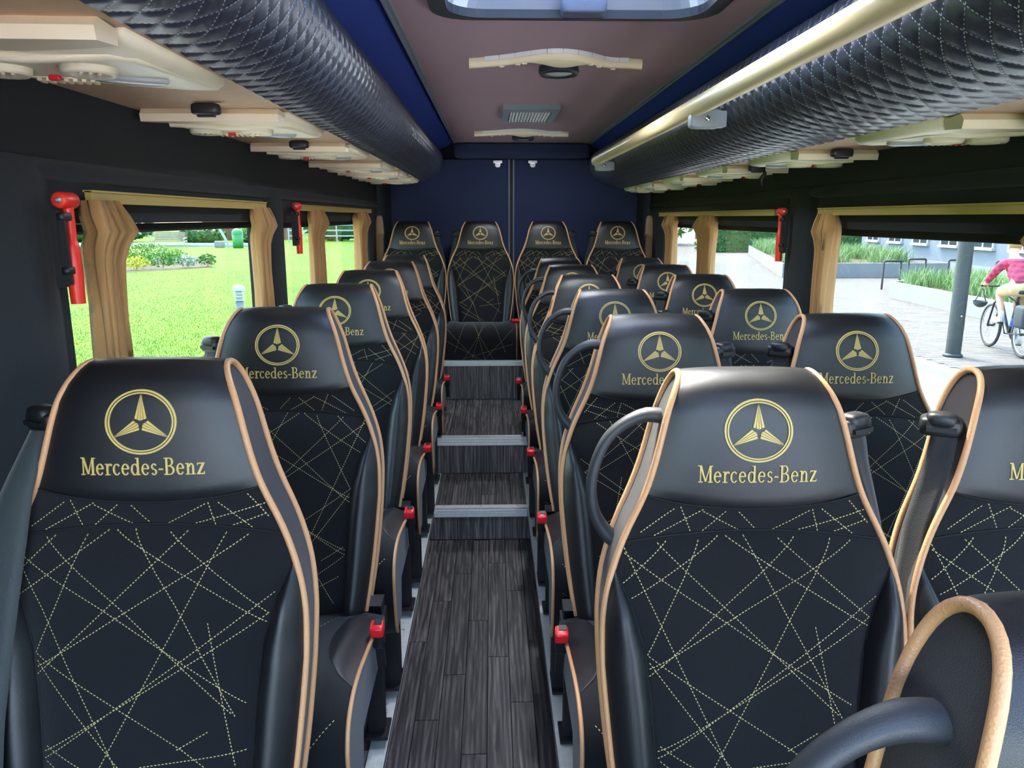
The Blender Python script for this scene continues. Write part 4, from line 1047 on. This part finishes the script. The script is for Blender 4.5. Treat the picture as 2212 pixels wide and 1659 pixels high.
def blades(n, fn, h0, h1, wd, name, parent=None, mats=('blade', 'blade_dark'), lean=.5, loc=(0, 0, 0)):
    b = MB(); 
    for k in range(n):
        x, y, z = fn(); h = random.uniform(h0, h1); a = random.uniform(0, 2 * PI); w_ = wd * random.uniform(.7, 1.2)
        dx, dy = math.cos(a) * w_, math.sin(a) * w_; le = random.uniform(0, lean) * h; la = random.uniform(0, 2 * PI); lx, ly = math.cos(la) * le, math.sin(la) * le
        b.add([(x - dx, y - dy, z), (x + dx, y + dy, z), (x + lx * .4 + dx * .7, y + ly * .4 + dy * .7, z + h * .6), (x + lx * .4 - dx * .7, y + ly * .4 - dy * .7, z + h * .6), (x + lx, y + ly, z + h)], [(0, 1, 2, 3), (3, 2, 4)], random.randint(0, 1))
    return obj(name, b, parent, list(mats), loc=loc)
def leaves(n, fn, size, name, parent=None, mats='leaf', loc=(0, 0, 0)):
    b = MB()
    for k in range(n):
        p = Vector(fn()); d = Vector((random.gauss(0, 1), random.gauss(0, 1), random.gauss(.4, .8))).normalized(); u = d.orthogonal().normalized()
        u.rotate(Matrix.Rotation(random.uniform(0, 6.28), 3, d)); v = d.cross(u); s = size * random.uniform(.6, 1.3)
        b.add([p - u * s, p + v * s * .45, p + u * s, p - v * s * .45], [(0, 1, 2, 3)], 0)
    return obj(name, b, parent, mats, loc=loc)
def ellip(cx, cy, cz, rx, ry, rz, shell=.55):
    def f():
        while True:
            v = Vector((random.uniform(-1, 1), random.uniform(-1, 1), random.uniform(-1, 1)))
            if shell < v.length < 1: return (cx + v.x * rx, cy + v.y * ry, cz + v.z * rz)
    return f
# lawn blades, nearest part in view
def lawnpt():
    while True:
        y = random.uniform(6, 30); x = -y * random.uniform(.22, .62)
        if x < -4.5 and random.random() < 10 / y: return (x, y, GZ)
g = tag(blades(34000, lawnpt, .015, .035, .004, 'grass_blades', lean=.7), 'short green grass blades of the lawn', 'grass', kind='stuff')
# flower bed -------------------------------------------------------
bed = tag(obj('soil_bed', MB().prism([(-18.5, 28.5), (-14, 29), (-11.8, 33), (-14.5, 41), (-23, 46), (-26, 40), (-23, 33)], GZ - .05, GZ + .006), mats='soil'), 'planted flower bed soil on the lawn', kind='structure')
desc = ['grey-leaved', 'yellow-flowered', 'light green feathery', 'deep green', 'tall pale green']
def clump(x, y, r, h, kind, label, n=260, group='plants of the flower bed'):
    o = empty('garden_plant', (x, y, GZ + .03)); tag(o, label, 'plant', group)
    m_ = ['leaf_grey', 'leaf_yellow', 'leaf_light', 'leaf', 'leaf_light'][kind]
    leaves(n, ellip(0, 0, h * .55, r, r, h * .5, .3), .075 if h < .8 else .10, 'foliage', o, m_)
    if kind in (2, 4): blades(70, lambda: (random.gauss(0, r * .4), random.gauss(0, r * .4), 0), h * .7, h * 1.15, .018, 'stems', o, lean=.4)
    else: obj('stem', MB().tube([(0, 0, 0), (0, 0, h * .5)], .015, 6), o, 'wood_slat')
row1 = [(-19.6, 29.9), (-18.2, 30.1), (-17.0, 30.0), (-15.9, 30.2), (-14.9, 30.5), (-14.1, 31.2), (-13.4, 32.0), (-12.7, 32.8), (-12.1, 33.4)]
k1 = [1, 3, 0, 2, 0, 1, 3, 0, 3]
pos9 = ['first', 'second', 'third', 'fourth', 'fifth', 'sixth', 'seventh', 'eighth', 'last']
for i, (x, y) in enumerate(row1):
    clump(x, y, [.5, .65, .5, .55, .5, .5, .7, .5, .4][i], [.5, .6, .55, .7, .55, .5, .65, .5, .5][i], k1[i], '%s low plant at the front of the flower bed, %s from the curtain' % (desc[k1[i]], pos9[i]), 240)
row2 = [(-21.5, 33), (-19.8, 33.2), (-18.3, 33.5), (-17, 34), (-15.8, 34.4), (-15, 36), (-20.5, 37), (-18.6, 37.5), (-17, 38.5), (-22.5, 36.0)]
for i, (x, y) in enumerate(row2):
    clump(x, y, 1.0, [.75, .85, .9, .8, .7, .65, .85, .85, .8, .75][i], [4, 2, 4, 3, 2, 4, 3, 4, 2, 4][i], '%s plant in the middle of the flower bed, %s in the tangle' % (desc[[4, 2, 4, 3, 2, 4, 3, 4, 2, 4][i]], (pos9 + ['hindmost'])[i]), 420)
# bollard light
bl = tag(empty('bollard_light', (-5.08, 15.6, GZ)), 'white louvred bollard lamp standing in the lawn', 'bollard lamp')
obj('post', MB().lathe([(.0001, 0), (.085, 0), (.085, .40), (.0001, .40)], 20), bl, 'concrete')
for k in range(3): obj('louvre', MB().lathe([(.05, .44 + k * .07), (.115, .42 + k * .07), (.115, .432 + k * .07), (.05, .465 + k * .07)], 20), bl, 'white_paint')
obj('lens', MB().lathe([(.0001, .40), (.055, .40), (.055, .64), (.0001, .64)], 16), bl, 'lens_grey')
obj('cap', MB().lathe([(.12, .62), (.12, .645), (.10, .70), (.05, .735), (.0001, .745)], 20), bl, 'white_paint')
# path, bench, bin etc. far away on the lawn side
tag(obj('path', MB().box(-70, -16, 56.5, 59.5, GZ - .1, GZ + .05), mats='tarmac_path'), 'grey path across the far edge of the lawn', kind='structure')
for i, y in enumerate((56.2, 59.6)): tag(obj('kerb', MB().box(-70, -16, y, y + .3, GZ - .1, GZ + .16), mats='white_paint'), ['white kerb on the lawn edge of the path', 'white kerb on the far edge of the path'][i], kind='structure')
bn = tag(empty('park_bench', (-22.6, 55.3, GZ)), 'slatted park bench with metal frame beyond the flower bed', 'bench')
sl = MB().box(-1.05, 1.05, -.03, .03, -.045, .045).mesh('slat', 'wood_slat')
for k in range(5): obj('slat', sl, bn, loc=(0, .25 + k * .03, .55 + k * .115), rot=(-.2, 0, 0))
for k in range(4): obj('slat', sl, bn, loc=(0, -.25 + k * .13, .45), rot=(PI / 2, 0, 0))
for sx in (-1.15, 1.15): obj('end_frame', MB().tube([(sx, -.3, 0), (sx, -.3, .62), (sx, .1, .66), (sx, .3, .62), (sx, .42, 1.12)], .03, 8).tube([(sx, .25, .45), (sx, .33, 0)], .03, 8).tube([(sx, -.3, .42), (sx, .25, .45)], .03, 8), bn, 'steel')
def bush(name, x, y, rx, ry, h, m_, label, n=900, size=.16, z=GZ):
    o = tag(empty(name, (x, y, z)), label, 'bush', 'bushes and hedges')
    leaves(n, ellip(0, 0, h * .5, rx, ry, h * .52, .6), size, 'foliage', o, m_)
    obj('core', MB().rbox((0, 0, h * .46), (rx * .85, ry * .85, h * .44), .8, 6), o, 'leaf_deep')
    return o
bush('shrub', -23.1, 63, 1.9, 1.3, 1.4, 'leaf', 'broad green shrub behind the path beside the bench', 1300, .2)
bush('shrub', -19.6, 64, 1.3, 1.2, 1.5, 'leaf_light', 'lower pale shrub right of the broad green shrub', 700, .18)
bush('shrub', -34, 68, 5, 1.5, 1.6, 'leaf_deep', 'dark clipped shrub row left behind the bench', 1300, .25)
bn2 = tag(empty('litter_bin', (-17.45, 54.2, GZ)), 'green domed litter bin at the path', 'litter bin')
obj('body', MB().lathe([(.0001, 0), (.34, 0), (.37, .95), (.0001, .95)], 20), bn2, 'bin_green')
obj('dome_lid', MB().lathe([(.38, .95), (.37, 1.1), (.26, 1.26), (.0001, 1.32)], 20), bn2, 'bin_green')
tag(obj('leaning_post', MB().tube([(-18.15, 54.4, GZ), (-18.4, 54.4, GZ + .7), (-18.75, 54.4, GZ + 1.35)], .09, 8), mats='white_paint'), 'white post leaning beside the green bin', 'post')
tag(obj('stone_block', MB().rbox((-18.95, 54.9, GZ + .22), (.32, .25, .24), .3), mats='concrete'), 'small grey block beside the leaning white post', 'block')
hut = tag(empty('garden_building', (-23.2, 74, GZ)), 'brown boarded building wall behind the far shrubs', 'building')
bd = MB().box(-.22, .22, -.04, .0, 0, 4.2).mesh('board', 'brick_far')
obj('wall', MB().box(-3.8, 3.8, 0, 5, 0, 4.2), hut, 'brick_far')
for k in range(16): obj('board', bd, hut, loc=(-3.5 + k * .465, 0, 0))
# fence and shrubs seen through the rear lawn-side window
fe = tag(empty('white_fence', (-17, 66, GZ)), 'white post and rail fence beyond the lawn', 'fence')
for z in (.55, 1.0, 1.45): obj('rail', MB().box(0, 16, -.03, .03, z - .06, z + .06), fe, 'white_paint')
for k in range(9): obj('post', MB().box(k * 2 - .05, k * 2 + .05, -.05, .05, 0, 1.6), fe, 'white_paint')
bush('hedge_shrub', -5.6, 72, 5, 1.5, 3.0, 'leaf_deep', 'dark evergreen hedge behind the white fence', 1400, .3)
bush('hedge_shrub', -14.2, 71, 2.9, 1.4, 2.8, 'leaf', 'rounded green bush behind the white fence end', 900, .3)
for i, (x, y, h, rx) in enumerate(((-42, 92, 9, 6.5), (-27, 98, 10, 6.5), (-12, 100, 9, 6.5), (3, 105, 10, 6.5), (-58, 96, 9, 7.5))):
    t = tag(empty('tree', (x, y, GZ)), ['leafy tree far left of the brown building', 'leafy tree behind the brown building', 'leafy tree behind the white fence', 'leafy tree furthest along beyond the fence', 'leafy tree at the far lawn corner'][i], 'tree', 'far trees on the lawn side')
    obj('trunk', MB().tube([(0, 0, 0), (0, 0, h * .5)], .25, 8), t, 'wood_slat')
    leaves(1500, ellip(0, 0, h * .55, rx, rx * .6, h * .45, .5), .45, 'crown', t, ['leaf', 'leaf_deep', 'leaf', 'leaf_deep', 'leaf'][i])

# plaza side -------------------------------------------------------
po = tag(empty('lamp_post', (6.95, 11.26, GZ)), 'thick dark metal post standing on the plaza', 'post')
obj('shaft', MB().tube([(0, 0, 0), (0, 0, 4.2)], .105, 20), po, 'pole_black')
obj('base_collar', MB().lathe([(.11, .0), (.135, .0), (.135, .03), (.11, .05)], 20), po, 'pole_black')
obj('hatch_screw', MB().lathe([(.0001, -.112), (.014, -.112), (.014, -.10)], 10, 0, 'y', (0, 0, .62)), po, 'steel')
def planter(name, poly, h, label, seed, n, hg, th=.16):
    r = tag(empty(name, (0, 0, 0)), label, 'planter', 'white-walled grass planters')
    P = np.array(poly); c = P.mean(0); I = c + (P - c) * (1 - th / np.linalg.norm(P - c, axis=1).mean())
    b = MB().grid([[tuple(p) + (GZ,) for p in P], [tuple(p) + (GZ + h,) for p in P], [tuple(p) + (GZ + h,) for p in I], [tuple(p) + (GZ + h - .12,) for p in I]], closed_v=True, smooth=False)
    obj('wall', b, r, 'concrete')
    obj('soil', MB().prism([tuple(p) for p in I], GZ + h - .2, GZ + h - .1), r, 'soil')
    lo, hi = P.min(0), P.max(0)
    def inside(x, y):
        ins = False; j = len(I) - 1
        for i in range(len(I)):
            if (I[i][1] > y) != (I[j][1] > y) and x < (I[j][0] - I[i][0]) * (y - I[i][1]) / (I[j][1] - I[i][1]) + I[i][0]: ins = not ins
            j = i
        return ins
    tufts = []
    while len(tufts) < max(6, n // 110):
        x, y = random.uniform(lo[0], hi[0]), random.uniform(lo[1], hi[1])
        if inside(x, y): tufts.append((x, y))
    def pt():
        while True:
            t = random.choice(tufts); x, y = random.gauss(t[0], .22), random.gauss(t[1], .22)
            if inside(x, y): return (x, y, GZ + h - .1)
    o = blades(n, pt, hg * .5, hg * 1.1, .012, 'ornamental_grass', r, ('grass_pale', 'grass_mid'), lean=.75); o['kind'] = 'stuff'
planter('grass_planter', [(9.95, 13.0), (10.45, 20.0), (11.2, 20.5), (13.5, 19.2), (13.5, 13.0)], .42, 'low pale planter with ornamental grass behind the cyclist', 1, 5200, .52)
planter('grass_planter', [(10.1, 26.7), (14.6, 44.0), (17.0, 44.0), (16.0, 26.7)], .50, 'pale planter with wild grass seen through the rear plaza window', 2, 6500, .62)
rk_top = lambda wd: [(0, 0, 0), (0, 0, .80), (.02, 0, .82), (wd - .02, 0, .82), (wd, 0, .80), (wd, 0, 0)]
for i, (x, y, wd) in enumerate(((11.35, 22.2, .50), (12.62, 23.2, .52), (13.55, 22.7, .52), (14.4, 21.8, .5), (15.0, 20.6, .5))):
    tag(obj('bike_stand', MB().tube(rk_top(wd), .03, 8, up=(0, 1, 0)), mats='rack_black', loc=(x, y, GZ)), 'black square-arched bicycle stand, %s from the curtain' % pos9[i], 'bike stand', 'row of bicycle stands')
# grey building
bu = tag(empty('grey_building', (18.2, 38.0, GZ)), 'long grey building with a row of small windows', 'building')
bu.rotation_euler = (0, 0, math.radians(-4))
obj('wall', MB().box(0, 8, -32, 0, 0, 6), bu, 'facade')
obj('plinth', MB().box(-.06, 0, -32, 0, 0, .35), bu, 'concrete')
for k in range(13):
    y = -1.4 - k * 2.35
    wdw = obj('window', MB().box(-.03, .02, y - .62, y + .62, 1.02, 2.0), bu, 'dark_glass')
    obj('window_sill', MB().box(-.12, .0, y - .72, y + .72, .92, 1.02), wdw, 'white_paint')
    obj('window_frame', MB().box(-.06, .0, y - .68, y - .60, 1.02, 2.05).box(-.06, .0, y + .60, y + .68, 1.02, 2.05).box(-.06, 0, y - .68, y + .68, 2.0, 2.08).box(-.06, .0, y - .03, y + .03, 1.02, 2.0), wdw, 'white_paint')
for i, (x0, y0, x1, y1, h, m_, lab) in enumerate(((13.0, 47, 24, 49.5, 1.75, 'leaf', 'clipped green hedge along the far plaza side'), (22.5, 45.2, 27, 45.8, 1.0, 'leaf_yellow', 'low yellow-green hedge beside the grey building'))):
    o = tag(empty('hedge', ((x0 + x1) / 2, (y0 + y1) / 2, GZ)), lab, 'hedge'); hxx, hyy = (x1 - x0) / 2, (y1 - y0) / 2
    def fpt():
        f = random.random()
        if f < .5: return (random.uniform(-hxx, hxx), -hyy + random.gauss(0, .06), random.uniform(0, h))
        if f < .8: return (random.uniform(-hxx, hxx), random.uniform(-hyy, hyy), h + random.gauss(0, .05))
        return (-hxx + random.gauss(0, .06), random.uniform(-hyy, hyy), random.uniform(0, h))
    leaves(2600, fpt, .11, 'foliage', o, m_)
    obj('core', MB().box(-hxx + .05, hxx - .05, -hyy + .05, hyy - .05, 0, h - .05), o, 'leaf_deep')
for i, (x, y, h, rx) in enumerate(((14, 62, 8, 3.8), (23, 64, 8, 4.3), (33, 66, 9, 4.6), (4, 72, 9, 4.5))):
    t = tag(empty('tree', (x, y, GZ)), ['sunlit tree behind the clipped hedge, first along', 'sunlit tree behind the clipped hedge, second along', 'sunlit tree behind the clipped hedge, third along', 'tree at the end of the street beyond the hedge'][i], 'tree', 'trees behind the hedge')
    obj('trunk', MB().tube([(0, 0, 0), (0, 0, h * .5)], .25, 8), t, 'wood_slat')
    leaves(1500, ellip(0, 0, h * .55, rx, rx * .6, h * .5, .5), .4, 'crown', t, ['leaf_light', 'leaf', 'leaf_light', 'leaf'][i])

# ------------------------------------------------------------------ bicycle and rider (heading +Y)
mat('tyre', (56, 60, 64), .8); mat('bike_frame', (40, 44, 48), .4); mat('bike_blue', (60, 120, 220), .4)
mat('skin', (226, 178, 156), .55); mat('shorts', (190, 166, 122), .85); mat('sock', (226, 226, 236), .8); mat('shoe', (176, 176, 158), .7); mat('hair', (150, 132, 88), .8); mat('helmet', (38, 52, 52), .35); mat('pannier', (50, 56, 62), .7)
def plaid_mat():
    m = mat('plaid', (206, 50, 82), .85); N = m.node_tree.nodes; L = m.node_tree.links; p = N['Principled BSDF']
    tc = N.new('ShaderNodeTexCoord'); ws = []
    for d in ('Y', 'Z'):
        wv = N.new('ShaderNodeTexWave'); wv.bands_direction = d; wv.inputs['Scale'].default_value = 4.0; L.new(tc.outputs['Object'], wv.inputs[0]); ws.append(wv)
    ad = N.new('ShaderNodeMath'); ad.operation = 'ADD'; L.new(ws[0].outputs['Fac'], ad.inputs[0]); L.new(ws[1].outputs['Fac'], ad.inputs[1])
    r = N.new('ShaderNodeValToRGB'); r.color_ramp.elements[0].position = .45; r.color_ramp.elements[0].color = lin((120, 44, 78)); r.color_ramp.elements[1].position = .95; r.color_ramp.elements[1].color = lin((220, 56, 86))
    dv = N.new('ShaderNodeMath'); dv.operation = 'MULTIPLY'; dv.inputs[1].default_value = .6; L.new(ad.outputs[0], dv.inputs[0]); L.new(dv.outputs[0], r.inputs[0]); L.new(r.outputs[0], p.inputs['Base Color'])
plaid_mat()
BX, BY = 7.98, 11.62
bk = tag(empty('bicycle', (BX, BY, GZ), (0, 0, math.radians(-10))), 'dark bicycle with blue details ridden across the plaza', 'bicycle')
def ringpts(cy, cz, r, n=36): return [(0, cy + r * math.cos(2 * PI * k / n), cz + r * math.sin(2 * PI * k / n)) for k in range(n)]
for cy in (.56, -.52):
    t = obj('wheel', MB().tube(ringpts(cy, .35, .328), .024, 8, closed=True, up=(1, 0, 0)), bk, 'tyre')
    obj('rim', MB().tube(ringpts(cy, .35, .298), .011, 6, closed=True, up=(1, 0, 0)), t, 'steel')
    sp = MB()
    for k in range(20):
        a = 2 * PI * k / 20; sp.tube([((-.03 if k % 2 else .03), cy, .35), (0, cy + .295 * math.cos(a), .35 + .295 * math.sin(a))], .0022, 4, caps=False)
    obj('spokes', sp, t, 'steel'); obj('hub', MB().lathe([(.0001, -.05), (.025, -.05), (.02, 0), (.025, .05), (.0001, .05)], 12, 0, 'x', (0, cy, .35)), t, 'bike_frame')
f = MB()
for a, c in (((0, .36, .86), (0, -.06, .30)), ((0, .33, .93), (0, -.20, .80)), ((0, -.06, .30), (0, -.23, .92)), ((0, .36, .84), (0, .30, 1.0))): f.tube([a, c], .021, 8)
for s in (-.05, .05): f.tube([(s, -.52, .35), (s * .5, -.06, .30)], .012, 6); f.tube([(s, -.52, .35), (s * .4, -.19, .80)], .011, 6)
fr = obj('frame', f, bk, 'bike_frame')
obj('blue_sleeve', MB().tube([(0, .20, .62), (0, .05, .44)], .024, 8).tube([(0, -.10, .42), (0, -.14, .55)], .024, 8), fr, 'bike_blue')
f = MB()
for s in (-.05, .05): f.tube([(s, .56, .35), (s, .42, .72), (s * .6, .40, .76)], .016, 8)
f.tube([(-.05, .41, .75), (.05, .41, .75)], .016, 6); f.tube([(0, .41, .75), (0, .34, .98)], .017, 8)
obj('fork', f, bk, 'bike_frame')
obj('handlebar', MB().tube([(0, .34, .95), (0, .42, .985)], .014, 8).tube([(-.30, .38, .995), (-.12, .42, .99), (.12, .42, .99), (.30, .38, .995)], .013, 8), bk, 'bike_frame')
obj('saddle', MB().rbox((0, -.26, .96), (.075, .13, .035), .6), bk, 'rubber')
cr = obj('crank', MB().tube([(-.09, -.02, .46), (-.06, -.06, .30), (.06, -.06, .30), (.09, -.10, .14)], .012, 6), bk, 'bike_frame')
obj('chainring', MB().lathe([(.0001, .045), (.09, .045), (.095, .05), (.0001, .052)], 24, 0, 'x', (0, -.06, .30)), cr, 'bike_frame')
obj('pedal', MB().box(-.16, -.09, -.06, .03, .45, .475), cr, 'rubber'); obj('pedal', MB().box(.09, .16, -.15, -.06, .125, .15), cr, 'rubber')
obj('pannier', MB().rbox((0, -.62, .62), (.17, .16, .17), .3), bk, 'pannier')
def skin(name, verts, edges, radii, m_, parent, root=0, lev=2):
    me = bpy.data.meshes.new(name); me.from_pydata(verts, edges, []); me.materials.append(MATS[m_])
    o = bpy.data.objects.new(name, me); COL.objects.link(o); o.parent = parent
    md = o.modifiers.new('skin', 'SKIN'); md.use_smooth_shade = True
    for i, r_ in enumerate(radii):
        sv = me.skin_vertices[0].data[i]; sv.radius = (r_, r_) if not isinstance(r_, tuple) else r_; sv.use_root = (i == root)
    ss = o.modifiers.new('sub', 'SUBSURF'); ss.levels = lev; ss.render_levels = lev
    return o
pr = tag(empty('person', (BX, BY, GZ), (0, 0, math.radians(-10))), 'person in red plaid shirt and khaki shorts riding a bicycle', 'person')
V = [(0, -.26, 1.00), (0, -.18, 1.16), (0, -.04, 1.31), (0, .04, 1.39), (0, .09, 1.46), (0, .12, 1.56), (0, .13, 1.65),
     (-.19, .03, 1.34), (-.23, .20, 1.17), (-.25, .345, 1.03), (-.25, .39, 1.005),
     (.19, .03, 1.34), (.23, .20, 1.17), (.25, .345, 1.03), (.25, .39, 1.005),
     (-.11, -.24, 1.0), (-.125, .14, .92), (-.115, -.01, .57), (-.115, .03, .50), (-.125, .13, .49),
     (.11, -.24, 1.0), (.125, .10, .72), (.115, -.13, .30), (.115, -.12, .20), (.125, -.02, .17)]
Ed = [(0, 1), (1, 2), (2, 3), (3, 4), (4, 5), (5, 6), (3, 7), (7, 8), (8, 9), (9, 10), (3, 11), (11, 12), (12, 13), (13, 14), (0, 15), (15, 16), (16, 17), (17, 18), (18, 19), (0, 20), (20, 21), (21, 22), (22, 23), (23, 24)]
R_ = [.13, .12, .14, .09, .05, .085, .08, .06, .042, .03, .026, .06, .042, .03, .026, .10, .062, .040, .034, .03, .10, .062, .040, .034, .03]
body = skin('body', V, Ed, R_, 'skin', pr)
for s in (-1, 1):   # fingers closed on the bar
    for k in range(4):
        x = s * (.225 + k * .018)
        obj('finger', MB().tube([(x, .375, 1.022), (x, .40, 1.014), (x, .408, .994), (x, .392, .982)], [.009, .009, .008, .007], 6), body, 'skin')
    obj('thumb', MB().tube([(s * .215, .372, 1.005), (s * .205, .36, .985), (s * .208, .365, .97)], [.010, .009, .008], 6), body, 'skin')
sh_i = [0, 1, 2, 3, 7, 8, 9, 11, 12, 13]
mp_ = {v: i for i, v in enumerate(sh_i)}
skin('shirt', [V[i] for i in sh_i[:6]] + [V[8], tuple(np.array(V[8]) * .2 + np.array(V[9]) * .8)] + [V[11], V[12], tuple(np.array(V[12]) * .2 + np.array(V[13]) * .8)] if False else
     [V[0], V[1], V[2], V[3], V[7], V[8], tuple(np.array(V[8]) * .15 + np.array(V[9]) * .85), V[11], V[12], tuple(np.array(V[12]) * .15 + np.array(V[13]) * .85)],
     [(0, 1), (1, 2), (2, 3), (3, 4), (4, 5), (5, 6), (3, 7), (7, 8), (8, 9)], [.155, .145, .165, .10, .078, .060, .048, .078, .060, .048], 'plaid', pr)
skin('shorts', [(0, -.26, 1.03), V[15], tuple(np.array(V[15]) * .1 + np.array(V[16]) * .9), V[20], tuple(np.array(V[20]) * .1 + np.array(V[21]) * .9), (0, -.25, 1.12)],
     [(0, 1), (1, 2), (0, 3), (3, 4), (0, 5)], [.15, .125, .088, .125, .088, .14], 'shorts', pr)
for i, (a, bb, c_) in enumerate(((17, 18, 19), (22, 23, 24))):
    k_ = np.array(V[a]); up_ = np.array(V[16 if i == 0 else 21])
    skin('sock', [tuple(k_ * .75 + up_ * .25), tuple(k_), V[bb]], [(0, 1), (1, 2)], [.046, .046, .042], 'sock', pr)
    x_, y_, z_ = V[bb]
    obj('shoe', MB().rbox((x_, y_ + .06, z_ - .015), (.05, .145, .050), .6), pr, 'shoe')
hd = Vector((0, .095, 1.735))
obj('hair', MB().rbox((0, .105, 1.67), (.105, .12, .085), .9), body, 'hair')
obj('nose', MB().rbox((0, .222, 1.60), (.016, .022, .022), .8, 4), body, 'skin')
for s in (-1, 1):
    obj('ear', MB().rbox((s * .088, .11, 1.605), (.012, .024, .032), .8, 4), body, 'skin')
    obj('eye', MB().rbox((s * .034, .198, 1.62), (.012, .008, .008), .9, 4), body, 'dark_glass')
obj('mouth', MB().rbox((0, .205, 1.56), (.024, .006, .006), .8, 4), body, 'plaid')
hm = tag(empty('bicycle_helmet', (BX - .21, BY + .42, GZ + .70), (0, 0, math.radians(-10))), 'dark green helmet hanging from the handlebar', 'helmet')
P = []
for i in range(9):
    t = i / 8 * PI / 2; P.append([(.095 * math.cos(t) * math.cos(a) * 1.0, .15 * math.cos(t) * math.sin(a), -.10 * math.sin(t) + .05) for a in np.linspace(0, 2 * PI, 20, endpoint=False)])
obj('shell', MB().grid(P, closed_v=True), hm, 'helmet')
obj('strap', MB().tube([(-.08, 0, .05), (-.03, -.02, .18), (.0, -.03, .27), (.03, -.02, .18), (.08, 0, .05)], .008, 6), hm, 'pannier')
